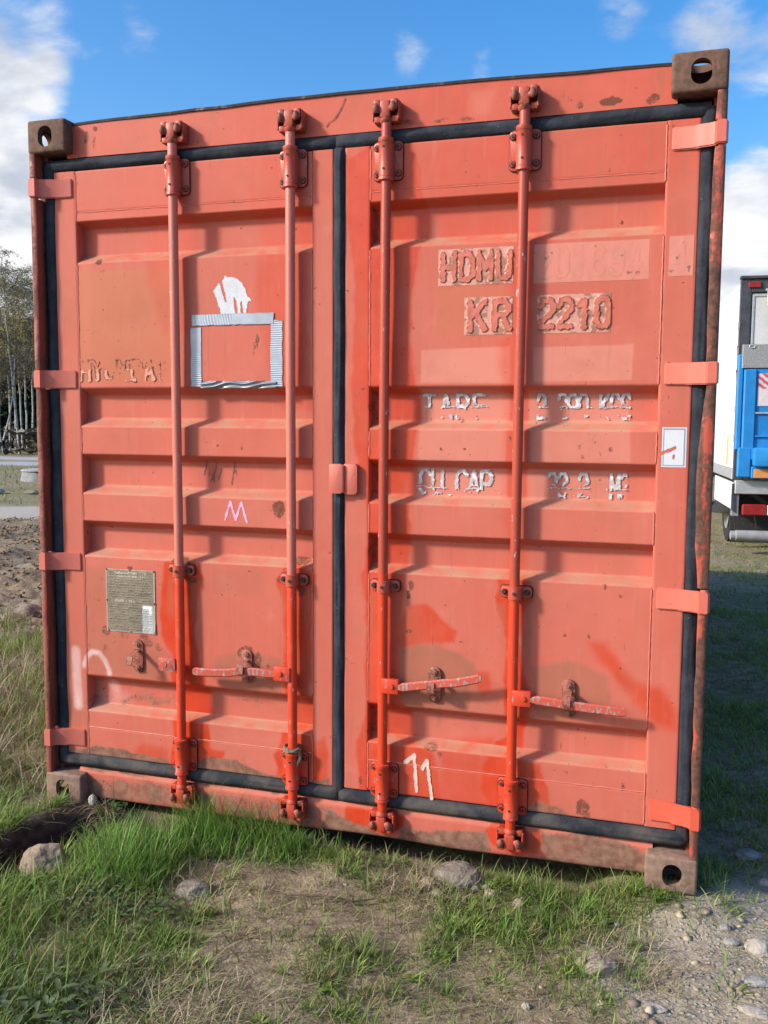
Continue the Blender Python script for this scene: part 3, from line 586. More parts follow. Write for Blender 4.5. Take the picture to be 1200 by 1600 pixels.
def vbar(x0, x1, z0, z1, y=YD, depth=.052, r=.005, step=.005):
    px = [x0, x0, x0 + r * .3, x0 + r] + list(np.arange(x0 + r + step, x1 - r - step / 2, step)) + [x1 - r, x1 - r * .3, x1, x1]
    py = [y + depth, y + r, y + r * .3, y] + [y] * (len(px) - 8) + [y, y + r * .3, y + r, y + depth]
    zs = np.linspace(z0, z1, int((z1 - z0) / step) + 1)
    X, Z = np.meshgrid(px, zs, indexing='ij'); Y = np.repeat(np.array(py)[:, None], len(zs), 1)
    return X, Y, Z
def hbar(x0, x1, z0, z1, y=YD, depth=.052, r=.004, step=.005, top=None):
    pz = [z0, z0, z0 + r * .3, z0 + r] + list(np.arange(z0 + r + step, z1 - r - step / 2, step)) + [z1 - r, z1 - r * .3, z1, z1]
    py = [y + depth, y + r, y + r * .3, y] + [y] * (len(pz) - 8) + [y, y + r * .3, y + r, y + depth]
    xs = np.linspace(x0, x1, int((x1 - x0) / step) + 1)
    X, Z = np.meshgrid(xs, pz, indexing='ij'); Y = np.repeat(np.array(py)[None, :], len(xs), 0)
    return X, Y, Z
def merge_sheets(name, lst, parent, mat=PAINT):
    V = []; F = []; o = 0
    for X, Y, Z in lst:
        V.append(np.stack([X.ravel(), Y.ravel(), Z.ravel()], 1)); F.append(lattice(*X.shape) + o); o += X.size
    V = np.vstack(V); F = np.ascontiguousarray(np.vstack(F))
    return raw(name, V, F, mat, parent, attrs=paint(V[:, 0], V[:, 2]), ang=50)

ZB, ZT, ZWB, ZWT = .190, 2.412, .303, 2.261
DOORS = {}
for side, (xa, xpa, xpb, xb) in {'left': (.072, .169, 1.109, 1.188), 'right': (1.228, 1.320, 2.268, 2.368)}.items():
    d = merge_sheets('door', [vbar(xa, xpa, ZB, ZT), vbar(xpb, xb, ZB, ZT), hbar(xpa, xpb, ZWT, ZT), hbar(xpa, xpb, ZB, ZWB)], box_)
    prop(d, label={'left': 'left door leaf with a peeling taped frame and a metal data plate', 'right': 'right door leaf with flaking stencilled lettering and a white sticker'}[side])
    DOORS[side] = d
    xs = np.concatenate([[xpa], np.arange(xpa + .004, xpb - .004, .005), [xpb]])
    zs = set(np.round(np.arange(ZWB, ZWT, .005), 4)); 
    for tr in TROUGH:
        a, b, c, e = tr; zs |= set(np.round(np.concatenate([np.linspace(a, b, 9), np.linspace(c, e, 9)]), 4))
    zs = np.array(sorted(zs | {ZWT}))
    X, Z = np.meshgrid(xs, zs, indexing='ij')
    edge = np.minimum(np.minimum(sst(X, xpa, xpa + .06), 1 - sst(X, xpb - .06, xpb)), np.minimum(sst(Z, ZWB, ZWB + .06), 1 - sst(Z, ZWT - .06, ZWT)))
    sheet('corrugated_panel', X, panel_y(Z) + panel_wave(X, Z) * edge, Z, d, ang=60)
    # weld beads round the panel: thin, wobbling, broken where the troughs start
    def bead(pts, r=.0032, seed=1):
        mb = MB(); rr = random.Random(seed)
        run = []
        for (x, z) in pts:
            yy = float(panel_y(np.array([z]))[0])
            if yy > YD + .002:
                if len(run) > 2: mb.lathe(run, 6); mb.done('weld_bead', HINGE, d); mb = MB()
                run = []; continue
            run.append(((x + rr.uniform(-.0005, .0005), YD + .0006, z + rr.uniform(-.0005, .0005)), r * rr.uniform(.6, 1.15)))
        if len(run) > 2: mb.lathe(run, 6); mb.done('weld_bead', HINGE, d)
    for k, (xx, sd) in enumerate(((xpa, 1), (xpb, 2))):
        bead([(xx, z) for z in np.arange(ZB + .01, ZT - .01, .011)], .0030, sd + (0 if side == 'left' else 9))
    for zz, sd in ((ZWT, 3), (ZWB, 4)):
        bead([(x, zz) for x in np.arange(xpa, xpb, .011)], .0026, sd + (0 if side == 'left' else 9))

# gaskets ------------------------------------------------------------
def gasket(parent, p0, p1, w, vert, seed=0, bulge=.020, base=None):
    n = max(12, int(abs(p1 - p0) / .02)); S = np.linspace(p0, p1, n); K = 11
    c = (w[0] + w[1]) / 2; hw = (w[1] - w[0]) / 2
    A = np.linspace(-1, 1, K)
    s, a = np.meshgrid(S, A, indexing='ij')
    wob = (vn(s, s * 0 + seed, 6, seed) - .5) * .006 + (vn(s, s * 0, 25, seed + 3) - .5) * .002
    off = c + a * hw + wob * .6
    prof = np.where(np.abs(a) > .97, 0, np.where(np.abs(a) > .62, .25 + .60 * (1 - sst(np.abs(a), .62, .97)), .85 + .15 * np.cos(a / .62 * 1.57) ** .5))
    prof = prof * (1 - .18 * np.exp(-((np.abs(a) - .62) / .10) ** 2))
    y = (YD + .006) - bulge * prof - (vn(s, a * .3, 9, seed + 8) - .5) * .005
    capm = np.minimum(sst(s, p0 - .001, p0 + .012), 1 - sst(s, p1 - .012, p1 + .001)) if p1 > p0 else 1
    y = (YD + .006) - ((YD + .006) - y) * (0.2 + .8 * capm)
    # back row to close sides
    V = np.stack([off, y, s] if vert else [s, y, off], -1)
    first = V[:, :1].copy(); first[..., 1] = .085; last = V[:, -1:].copy(); last[..., 1] = .085
    V = np.concatenate([first, V, last], 1)
    F = lattice(V.shape[0], V.shape[1]); F = F if vert else F[:, ::-1]
    return raw('door_gasket', V.reshape(-1, 3), np.ascontiguousarray(F[:, ::-1]), RUBBER, parent, ang=60)
L, Rr = DOORS['left'], DOORS['right']
gasket(L, .136, 2.457, (.028, .080), True, 1, .014)
gasket(L, .032, 1.200, (2.412, 2.457), False, 2, .016)
gasket(L, .040, 1.206, (.138, .189), False, 3, .018)
gasket(Rr, .170, 2.420, (1.186, 1.230), True, 4, .017)
gasket(Rr, 1.190, 2.395, (2.412, 2.459), False, 5, .016)
gasket(Rr, 1.208, 2.402, (.134, .187), False, 6, .019)
gasket(Rr, .150, 2.445, (2.366, 2.412), True, 7, .013)

# header, sill, posts, castings, walls ---------------------------------
xs = np.arange(.135, 2.3005, .006); zt = 2.572 + .013 * np.sin(np.clip((xs - .1) / 2.2, 0, 1) * np.pi) + (vn(xs, xs * 0, 3, 2) - .5) * .004
rows = [0, .0, .01] + list(np.linspace(.04, .96, 19)) + [.99, 1.0, 1.0]
Zh = 2.4575 + (zt - 2.4575)[:, None] * np.array(rows)[None, :]
Yh = np.full(Zh.shape, YD); Yh[:, 0] = .11; Yh[:, 1] = YD + .004; Yh[:, -2] = YD + .004; Yh[:, -1] = .12
Xh = np.repeat(xs[:, None], Zh.shape[1], 1)
sheet('door_header', Xh, Yh + (vn(Xh, Zh, 4, 7) - .5) * .004, Zh, box_)
DARKLIP = rusty('roof_edge_grime', (.045, .014, .014), .16, (.010, .009, .011), (.030, .018, .018), 6)
XL = np.repeat(xs[:, None], 5, 1); zl = zt + .002 + (vn(xs, xs * 0, 9, 4) - .5) * .003
YL = np.tile(np.array([.058, .046, .046, .056, .14]), (len(xs), 1)); ZL = zl[:, None] + np.array([-.004, -.003, .006, .009, .011])[None, :]
raw('roof_edge', np.stack([XL, YL, ZL], -1).reshape(-1, 3), np.ascontiguousarray(lattice(*XL.shape)), DARKLIP, box_)
# sill: formed section whose lower edge tucks under
xs = np.arange(.12, 2.3005, .006)
pz = [.1345, .132, .12] + list(np.arange(.115, .036, -.005)) + [.030, .024, .020, .018, .018]
py = [.11, .058, .052] + [.050] * len(np.arange(.115, .036, -.005)) + [.051, .054, .060, .070, .150]
X, Z = np.meshgrid(xs, np.array(pz), indexing='ij'); Y = np.repeat(np.array(py)[None, :], len(xs), 0)
Z = Z + (vn(X, Z * 0, 3, 5) - .5) * .012 * (Z < .04)
sheet('door_sill', X, Y + (vn(X, Z, 5, 17) - .5) * .005, Z, box_, flip=True)

SEGS = [(.118, .220), (.292, .916), (.990, 1.612), (1.686, 2.313), (2.389, 2.474)]
def post(xo, sgn, wfun, mat, name='corner_post'):
    """U post: flange strips broken at the hinges + deep inner and outer web. xo outer x, sgn +1 for the left post"""
    V = []; F = []; o = 0
    for a, b in SEGS:
        zs = np.linspace(a, b, max(5, int((b - a) / .02)))
        w = np.array([wfun(z) for z in zs]); jag = (vn(zs, zs * 0, 18, 3) - .5) * .004
        prof = [(lambda w_: [(0, .20), (0, .016), (.003, .006), (.008, .003), (w_ - .004, .003), (w_, .006), (w_, .062)])(w_ + j) for w_, j in zip(w, jag)]
        P = np.array(prof); nz, K, _ = P.shape
        vv = np.stack([xo + sgn * P[..., 0], P[..., 1] + (vn(P[..., 0] * 0 + xo, np.repeat(zs[:, None], K, 1), 12, 6) - .5) * .004, np.repeat(zs[:, None], K, 1)], -1)
        V.append(vv.reshape(-1, 3)); f = lattice(nz, K) + o; F.append(f if sgn > 0 else f[:, ::-1])
        caps = []
        o += nz * K
    V = np.vstack(V); F = np.ascontiguousarray(np.vstack(F)[:, ::-1])
    p = raw(name, V, F, mat, box_, ang=40)
    return p
pl = post(0.0, 1, lambda z: .026 if z > 1.7 else .026, POST)
def wr(z): return float(np.interp(z, [0, .3, .93, 1.0, 1.13, 1.30, 1.42, 1.52, 1.60, 1.7, 2.0, 2.3, 2.6], [.026, .028, .030, .034, .044, .047, .045, .036, .030, .033, .035, .032, .028]))
pr_ = post(2.438, -1, wr, POST_R)
for q, (x0, x1) in ((pl, (.004, .040)), (pr_, (2.400, 2.434))):
    mb = MB(); mb.box(x0, x1, .062, .20, .110, 2.480); mb.done('post_web', POST_IN, q)

def casting(x0, z0, mat, mirror):
    mb = MB(); mb.box(x0, x0 + .162, 0, .178, z0, z0 + .118, .010, 3); body = mb.done('corner_casting', mat, box_, ang=30)
    cut = MB(); cut.box(x0 + .022, x0 + .140, .026, .160, z0 + .022, z0 + .096)
    cx, cz = x0 + (.077 if not mirror else .085), z0 + .058
    c1 = cut.done('cutter', mat); cut1 = MB(); cut1.plate(rrect(cx - .030, cx + .030, cz - .037, cz + .037, .029, 8), -.02, .05); c1b = cut1.done('cutter', mat)
    cut2 = MB()
    cut2.cyl((x0 - .02 if not mirror else x0 + .12, .09, z0 + .059), (x0 + .04 if not mirror else x0 + .19, .09, z0 + .059), .034, n=24)
    cut3 = MB(); cut3.cyl((x0 + .081, .089, z0 - .02 if z0 < 1 else z0 + .08), (x0 + .081, .089, z0 + .04 if z0 < 1 else z0 + .14), .040, n=24)
    c2 = cut2.done('cutter', mat); c3 = cut3.done('cutter', mat); cutters = (c1, c1b, c2, c3)
    for c in cutters:
        md = body.modifiers.new('b', 'BOOLEAN'); md.operation = 'DIFFERENCE'; md.object = c; md.solver = 'EXACT'
    dg = bpy.context.evaluated_depsgraph_get(); me = bpy.data.meshes.new_from_object(body.evaluated_get(dg))
    body.modifiers.clear(); body.data = me
    me.polygons.foreach_set('use_smooth', [True] * len(me.polygons)); me.set_sharp_from_angle(angle=math.radians(30))
    for c in cutters: bpy.data.objects.remove(c)
    return body
cast_front = [casting(0, 2.473, CAST, False), casting(2.276, 2.473, CAST, True), casting(0, 0, CAST_D, False), casting(2.276, 0, CAST_D, True)]
for c in cast_front: again(c, (0, 5.88, 0))

# side walls, roof, back, floor
SIDE = rusty('side_wall_paint', (.45, .10, .065), .0)
def side_wall(x, sgn):
    ys = np.arange(.20, 5.88, .034); k = np.arange(len(ys)) % 8
    off = np.where(k < 3, 0, np.where(k == 3, .5, np.where(k < 7, 1, .5))) * .034
    zs = np.array([.15, 1.3, 2.50]); Yg, Zg = np.meshgrid(ys, zs, indexing='ij'); Xg = np.repeat((x + sgn * (.008 + off))[:, None], 3, 1)
    F = lattice(*Yg.shape); raw('side_wall', np.stack([Xg, Yg, Zg], -1).reshape(-1, 3), np.ascontiguousarray(F if sgn > 0 else F[:, ::-1]), SIDE, box_, smooth=False)
side_wall(0, 1); side_wall(2.438, -1)
mb = MB(); mb.box(.045, 2.393, .180, 5.87, 2.545, 2.572); mb.box(.166, 2.272, .125, .181, 2.546, 2.571); mb.done('roof', SIDE, box_)
for x0 in (.012, 2.366):
    mb = MB(); mb.box(x0, x0 + .06, .178, 5.88, 2.50, 2.57, .006); mb.done('side_rail', SIDE, box_)
    mb = MB(); mb.box(x0, x0 + .06, .178, 5.88, .03, .155, .006); mb.done('side_rail', SIDE, box_)
mb = MB(); mb.box(.05, 2.39, 5.98, 6.02, .05, 2.56); mb.done('end_wall', SIDE, box_)
mb = MB(); mb.box(.05, 2.39, .181, 5.87, .11, .15); mb.done('floor', SIDE, box_)
mb = MB(); mb.box(.166, 2.272, .112, .123, .14, 2.56); mb.done('inner_lining', POST_IN, box_)

# hinges -----------------------------------------------------------------
def hinge(sgn, mat):
    # profile in local (x outward from knuckle), extruded in z ; base at z 0
    pr = [(.004, -.004), (.030, -.003), (.036, .016), (.052, .024), (.078, .030), (.094, .041), (.150, .042), (.155, .044), (.157, .050), (.157, .056), (.088, .056), (.07, .042), (.05, .036), (.026, .034), (.004, .034), (-.003, .018)]
    mb = MB(); mb.sweep_xy([(x * sgn, y) for x, y in pr], -.034, .034)
    b = mb.b; bmesh.ops.recalc_face_normals(b, faces=b.faces)
    es = [e for e in b.edges if all(abs(abs(v.co.z) - .034) < 1e-6 for v in e.verts) and abs(e.verts[0].co.z - e.verts[1].co.z) < 1e-6]
    bmesh.ops.bevel(b, geom=es, offset=.0035, segments=2, affect='EDGES')
    mb.cyl((.014 * sgn, .020, -.041), (.014 * sgn, .020, .041), .012, n=12)
    return mb, mat
zz = (2.351, 1.648, .952, .256)
mb, _ = hinge(1, HINGE); h0 = mb.done('hinge', HINGE, L, (-.002, 0, zz[0]))
for z in zz[1:]: again(h0, (-.002, 0, z))
mb, _ = hinge(-1, HINGE_F); h1 = mb.done('hinge', HINGE_F, Rr, (2.440, 0, zz[0] + .004))
for z in zz[1:]: again(h1, (2.440, 0, z + (.002 if z > 1 else -.008)))

# lock rods ------------------------------------------------------------------
RX = [.594, 1.043, 1.383, 1.837]; YR = .018
for i, x in enumerate(RX):
    d = L if i < 2 else Rr
    mat = ROD_F if i < 2 else ROD
    rr = random.Random(i)
    mb = MB(); mb.lathe([((x + math.sin(z * 2.1 + i) * .0018, YR, z), .0168) for z in np.linspace(.120, 2.482, 30)], 20); mb.done('lock_rod', mat, d)
def guide():
    mb = MB(); mb.plate(rrect(-.050, .050, -.062, .062, .014), .041, .0495, .002)
    mb.lathe([((0, YR, z), r) for z, r in ((-.070, .0205), (-.068, .0255), (-.060, .0255), (-.057, .0235), (.052, .0235), (.055, .0255), (.066, .0255), (.068, .0205))], 20)
    mb.box(-.0235, .0235, .020, .043, -.055, .050, .003)
    for sx in (-1, 1):
        for z in (-.042, .042):
            mb.cyl((sx * .037, .0415, z), (sx * .037, .033, z), .0095, .0085, n=6)
    mb.mark(0)
    for sx in (-1, 1):
        for z in (-.042, .042): mb.cyl((sx * .037, .0335, z), (sx * .037, .029, z), .0055, .005, n=8); mb.cyl((sx * .037, .0418, z), (sx * .037, .0402, z), .0125, .0125, n=10)
    for z in (-.034, .036): mb.cyl((-.002, -.004, z), (-.002, -.0075, z), .0042, .0036, n=8)
    for z in (-.0585, .0535): mb.lathe([((0, YR, z - .0016), .0215), ((0, YR, z - .0014), .0243), ((0, YR, z + .0014), .0243), ((0, YR, z + .0016), .0215)], 18)
    mb.plate(rrect(-.052, .052, -.064, .063, .015), .0465, .0497)
    return mb.mark(1)
g0 = guide().done('rod_guide', HARD, L, (RX[0], 0, 2.358), extra=(DARK_BROWN,))
for i in range(1, 4): again(g0, (RX[i], 0, 2.356), L if i < 2 else Rr)
for i in range(4): again(g0, (RX[i], 0, (.243, .243, .240, .238)[i]), L if i < 2 else Rr)
def clamp():
    mb = MB(); mb.plate(rrect(-.052, .052, -.019, .019, .012), .036, .0495, .002)
    mb.lathe([((0, YR, z), r) for z, r in ((-.021, .019), (-.0205, .0225), (.0205, .0225), (.021, .019))], 20)
    mb.box(-.0225, .0225, .018, .040, -.0195, .0195, .002)
    mb.mark(0)
    for sx in (-1, 1):
        mb.cyl((sx * .038, .0365, 0), (sx * .038, .027, 0), .0105, .009, n=6); mb.cyl((sx * .038, .028, 0), (sx * .038, .023, 0), .006, n=8)
    mb.cyl((0, -.004, 0), (0, -.008, 0), .006, .005, n=8)
    mb.plate(rrect(-.055, .055, -.0215, .0215, .013), .0462, .0497)
    return mb.mark(1)
c0 = clamp().done('rod_clamp', HARD, L, (RX[0], 0, .946), extra=(DARK_BROWN,))
for i, z in ((1, .936), (2, .934), (3, .939)): again(c0, (RX[i], 0, z), L if i < 2 else Rr)
def cam_head():
    mb = MB(); mb.lathe([((0, YR, -.040), .0168), ((0, YR, -.034), .021), ((0, YR, -.026), .022), ((0, YR, -.020), .017), ((0, YR, .02), .016)], 16)
    mb.box(-.017, .017, -.002, .036, -.024, .030, .005, 2)
    mb.mark(0)
    for sx, dz in ((-1, .003), (1, .006)):
        mb.lathe([((sx * .013, .010, dz - .002), .009), ((sx * .024, .004, dz), .0115), ((sx * .036, .002, dz + .004), .0105), ((sx * .041, .004, dz + .005), .006)], 10)
        mb.mark(0)
        mb.ball((sx * .029, -.005, dz + .002), .0125, 2, (.85, .7, 1.35)); mb.mark(1)
    return mb
def keeper():
    mb = MB(); mb.plate(rrect(-.046, .046, -.036, .034, .008), .043, .0505, .002)
    for sx in (-1, 1):
        mb.box(sx * .030 - .012, sx * .030 + .012, .012, .046, -.036, -.016, .004, 2)
        mb.box(sx * .030 - .011, sx * .030 + .011, .004, .046, .012, .036, .005, 2)
        mb.box(sx * .043 - .004, sx * .043 + .004, .010, .046, -.030, .032, .003)
    return mb
ch = cam_head().done('cam_lock', CAMM, L, (RX[0], 0, 2.506), extra=(BOLT,))
kp = keeper().done('cam_keeper', CAMM, box_, (RX[0], 0, 2.506))
for i in range(1, 4):
    again(ch, (RX[i], 0, 2.508), L if i < 2 else Rr); again(kp, (RX[i], 0, 2.508))
for i in range(4):
    c = again(ch, (RX[i], 0, .096), L if i < 2 else Rr); c.rotation_euler = (0, math.pi, 0); k = again(kp, (RX[i], 0, .096)); k.rotation_euler = (0, math.pi, 0)

# handles ---------------------------------------------------------------------
def lug(sgn):
    mb = MB(); mb.box(min(0, sgn * .062), max(0, sgn * .062), -.004, .016, -.026, .026, .003, 2)
    mb.cyl((sgn * .038, -.003, .002), (sgn * .038, -.010, .002), .010, .008, n=8); return mb
ll = lug(-1).done('handle_hub', HARD, L, (RX[1], 0, .598)); lr = lug(1).done('handle_hub', HARD, Rr, (RX[2], 0, .590)); again(lr, (RX[3], 0, .590))
mb = MB(); mb.plate(rrect(-.080, -.012, -.025, .025, .006), -.001, .016, .002); mb.cyl((-.056, -.0005, 0), (-.056, -.0035, 0), .012, .010, n=10)
o = mb.done('handle_hub', HANDLE, L, (RX[0], 0, .594)); o['label'] = 'bare grey worn hub whose handle is missing'
def bar(pts, hh=.0152, th=.007, nm='lock_handle', d=L, z=0):
    """flat bar along pts [(x,y,z)]"""
    mb = MB(); rings = []
    n = len(pts)
    for i, (x, y, zz) in enumerate(pts):
        k = hh * (.62 if i in (0, n - 1) else 1)
        rings.append([mb.b.verts.new((x, y + sy * th * (.6 if abs(sz) == 1 else 1), zz + sz * k)) for sy, sz in ((-1, -.7), (-.55, -1), (.55, -1), (1, -.7), (1, .7), (.55, 1), (-.55, 1), (-1, .7))])
    for a, c in zip(rings, rings[1:]):
        for k in range(8): mb.b.faces.new((a[k], a[(k + 1) % 8], c[(k + 1) % 8], c[k]))
    mb.b.faces.new(rings[0][::-1]); mb.b.faces.new(rings[-1])
    return mb.done(nm, HANDLE, d, ang=25)
bar([(.984, .004, .594), (.965, .004, .594), (.90, .002, .596), (.84, .000, .592), (.80, -.002, .585), (.74, -.006, .581), (.69, -.004, .579), (.668, -.004, .579), (.660, -.004, .579)], d=L)
bar([(1.440, .004, .588), (1.46, .004, .590), (1.52, .002, .602), (1.56, 0, .609), (1.60, -.002, .618), (1.64, -.006, .624), (1.69, -.008, .637), (1.725, -.008, .647), (1.735, -.008, .649)], d=Rr)
bar([(1.898, .004, .589), (1.92, .004, .589), (1.98, .002, .586), (2.03, 0, .583), (2.08, -.002, .581), (2.14, -.004, .580), (2.19, -.004, .579), (2.206, -.004, .579)], d=Rr)
def retainer(closed):
    mb = MB(); mb.plate(rrect(-.021, .021, -.063, .063, .020), .042, .0495, .002)
    for z in (-.045, .045): mb.cyl((0, .0425, z), (0, .034, z), .0115, .010, n=8); mb.cyl((0, .0345, z), (0, .031, z), .005, n=6)
    # hook strip bent out of the plate
    if closed:
        path = [(.041, .026), (.034, .026), (.014, .025), (-.012, .020), (-.017, .002), (-.019, -.012), (.0, -.018), (.034, -.024), (.041, -.025)]
    else:
        path = [(.041, .026), (.030, .026), (.006, .018), (-.016, .012), (-.022, -.006), (-.024, -.020), (-.008, -.026)]
    w = .0125
    A = []
    for y, z in path: A.append([mb.b.verts.new((sx * w, y + dy, z)) for sx, dy in ((-1, 0), (1, 0), (1, .005), (-1, .005))])
    for a, c in zip(A, A[1:]):
        for k in range(4): mb.b.faces.new((a[k], a[(k + 1) % 4], c[(k + 1) % 4], c[k]))
    mb.b.faces.new(A[0][::-1]); mb.b.faces.new(A[-1])
    return mb
r0 = retainer(True).done('handle_retainer', RETAIN, L, (.853, 0, .602))
again(r0, (1.562, 0, .598), Rr); again(r0, (2.016, 0, .594), Rr)
r1 = retainer(False).done('handle_retainer', RETAIN, L, (.400, 0, .604)); r1['label'] = 'open empty handle retainer'
# meeting plate over the middle gasket
mb = MB(); mb.plate(rrect(1.182, 1.232, 1.249, 1.351, .008), .020, .026, .002); mb.plate(rrect(1.230, 1.281, 1.246, 1.352, .010), .030, .048, .002); mb.box(1.225, 1.236, .0215, .034, 1.252, 1.348, .002)
mb.done('meeting_plate', HINGE, Rr)

# ------------------------------------------------------------------ flat markings
GLY = {
 'H': [[(0, 0), (0, 1)], [(1, 0), (1, 1)], [(0, .5), (1, .5)]],
 'D': [[(0, 0), (0, 1), (.65, 1), (1, .8), (1, .2), (.65, 0), (0, 0)]],
 'M': [[(0, 0), (0, 1), (.5, .35), (1, 1), (1, 0)]],
 'U': [[(0, 1), (0, .2), (.3, 0), (.7, 0), (1, .2), (1, 1)]],
 'K': [[(0, 0), (0, 1)], [(1, 1), (0, .42)], [(.35, .6), (1, 0)]],
 'R': [[(0, 0), (0, 1), (.7, 1), (1, .82), (1, .66), (.7, .5), (0, .5)], [(.55, .5), (1, 0)]],
 '2': [[(0, .78), (.2, 1), (.8, 1), (1, .8), (1, .62), (0, .12), (0, 0), (1, 0)]],
 '1': [[(.15, .8), (.55, 1), (.55, 0)]],
 '0': [[(.25, 0), (0, .2), (0, .8), (.25, 1), (.75, 1), (1, .8), (1, .2), (.75, 0), (.25, 0)]],
 '6': [[(1, .85), (.75, 1), (.25, 1), (0, .8), (0, .2), (.25, 0), (.75, 0), (1, .2), (1, .42), (.75, .58), (0, .55)]],
 '9': [[(0, .15), (.25, 0), (.75, 0), (1, .2), (1, .8), (.75, 1), (.25, 1), (0, .8), (0, .6), (.25, .45), (1, .48)]],
 '4': [[(.7, 0), (.7, 1), (0, .3), (1, .3)]],
 '3': [[(0, .85), (.25, 1), (.75, 1), (1, .8), (1, .65), (.6, .52), (1, .38), (1, .2), (.75, 0), (.25, 0), (0, .15)]],
 'T': [[(0, 1), (1, 1)], [(.5, 1), (.5, 0)]], 'A': [[(0, 0), (.5, 1), (1, 0)], [(.2, .33), (.8, .33)]],
 'E': [[(1, 1), (0, 1), (0, 0), (1, 0)], [(0, .5), (.8, .5)]], 'C': [[(1, .82), (.75, 1), (.25, 1), (0, .8), (0, .2), (.25, 0), (.75, 0), (1, .18)]],
 'P': [[(0, 0), (0, 1), (.75, 1), (1, .82), (1, .64), (.75, .46), (0, .46)]], 'G': [[(1, .82), (.75, 1), (.25, 1), (0, .8), (0, .2), (.25, 0), (.75, 0), (1, .2), (1, .45), (.6, .45)]],
 'S': [[(1, .85), (.75, 1), (.25, 1), (0, .8), (.1, .58), (.9, .42), (1, .2), (.75, 0), (.25, 0), (0, .15)]],
 'Y': [[(0, 1), (.5, .5), (1, 1)], [(.5, .5), (.5, 0)]], 'N': [[(0, 0), (0, 1), (1, 0), (1, 1)]], 'I': [[(.5, 0), (.5, 1)]],
 '.': [[(.5, 0), (.5, .03)]], ',': [[(.5, .04), (.4, -.1)]], 'J': [[(1, 1), (1, .2), (.7, 0), (.3, 0), (0, .2)]]}
def text_sd(X, Z, s, x0, z0, w, h, pitch):
    d = np.full(X.shape, 1e9)
    for i, ch_ in enumerate(s):
        for pl_ in GLY.get(ch_, []):
            for a, b in zip(pl_, pl_[1:]):
                d = np.minimum(d, seg_dist(X, Z, (x0 + i * pitch + a[0] * w, z0 + a[1] * h), (x0 + i * pitch + b[0] * w, z0 + b[1] * h)))
    return d
def decal(name, x0, x1, z0, z1, fn, parent, mat=DECAL, step=.002, lift=.0009, label=None):
    """thin sheet that follows the door; fn(X,Z)->(keep mask, colour (..,3), relief m)"""
    xs = np.arange(x0, x1 + step / 2, step); zs = np.arange(z0, z1 + step / 2, step)
    X, Z = np.meshgrid(xs, zs, indexing='ij'); keep, colr, rel = fn(X, Z)
    panel = ((X > .169) & (X < 1.109)) | ((X > 1.32) & (X < 2.268))
    Y = np.where(panel, panel_y(Z) + panel_wave(X, Z), YD) - lift - rel
    F = lattice(*X.shape); k = keep.ravel(); F = F[(k[F].sum(1) >= 3)]
    used = np.unique(F); re = np.full(X.size, -1); re[used] = np.arange(len(used))
    V = np.stack([X.ravel(), Y.ravel(), Z.ravel()], 1)[used]
    o = raw(name, V, np.ascontiguousarray(re[F]), mat, parent, cols={'tint': colr.reshape(-1, 3)[used]}, ang=0)
    if label: o['label'] = label
    return o
C = lambda *a: np.array(a)
def lay(shape, base): return np.tile(C(*base), (*shape, 1)).astype(float)
def peel(X, Z, seed): return fbm(X, Z, 70, seed, 4)

def hdmu(word, x0, z0, w, h, pitch, th, seed, bx, rustside):
    def fn(X, Z):
        wob = (vn(X, Z, 130, seed) - .5) * .006
        d = text_sd(X, Z, word, x0, z0, w, h, pitch) + wob + (fbm(X, Z, 55, seed + 11, 3) - .5) * .008
        letter = d < th; n = fbm(X, Z, 45, seed + 3, 4)
        col = lay(X.shape, (.55, .235, .185))
        ru = .9 * sst(n + .28 * (X - bx[0]) / (bx[1] - bx[0]) * rustside, .54, .68)[..., None]
        col = col * (1 - ru) + C(.25, .115, .075) * ru
        edge = (np.abs(d - th) < .0016); col[edge] = (.26, .075, .045)
        fl = fbm(X, Z, 90, seed + 8, 3) > .66; col[fl & ~letter] = (.60, .30, .24)
        lc = lay(X.shape, (.47, .120, .078)); lc *= (.85 + .3 * vn(X, Z, 60, seed + 5))[..., None]
        inn = letter & ~edge; col[inn] = lc[inn]
        rel = np.where(letter, .0022 + .0012 * vn(X, Z, 60, seed + 6), 0) + np.where(edge, .0008, 0)
        return np.ones(X.shape, bool), col, rel
    return fn
decal('stencil_lettering', 1.556, 1.806, 1.944, 2.062, hdmu('HDMU', 1.572, 1.962, .040, .084, .061, .0085, 31, (1.556, 1.806), .55), Rr)
decal('stencil_lettering', 1.646, 1.806, 1.782, 1.905, hdmu('KR', 1.668, 1.800, .046, .088, .080, .0095, 41, (1.646, 1.806), .35), Rr)
decal('stencil_lettering', 1.886, 2.116, 1.782, 1.905, hdmu('2210', 1.898, 1.802, .038, .084, .058, .0088, 51, (1.886, 2.116), .5), Rr)
def ghost_text(word, x0, z0, w, h, pitch, th, base, dark, seed, rag=0):
    def fn(X, Z):
        d = text_sd(X, Z, word, x0, z0, w, h, pitch); col = lay(X.shape, base)
        col *= (.94 + .12 * vn(X, Z * .4, 60, seed))[..., None]
        k = (np.abs(d - th) < .0016)[..., None] * .28 * sst(fbm(X, Z, 40, seed + 1, 3), .38, .6)[..., None]; col = col * (1 - k) + C(*dark) * k
        k2 = (fbm(X, Z, 55, seed + 2, 4) > .76)[..., None]; col = np.where(k2, C(.24, .10, .065), col)
        return np.ones(X.shape, bool), col, np.where(d < th, .00025, 0)
    return fn
decal('stencil_lettering', 1.872, 2.229, 1.941, 2.063, ghost_text('201694', 1.888, 1.962, .034, .084, .056, .0075, (.555, .185, .135), (.36, .12, .08), 61), Rr)
decal('stencil_lettering', 2.286, 2.357, 1.947, 2.068, ghost_text('4', 2.300, 1.965, .036, .084, .05, .0075, (.55, .195, .145), (.28, .10, .07), 71), Rr)

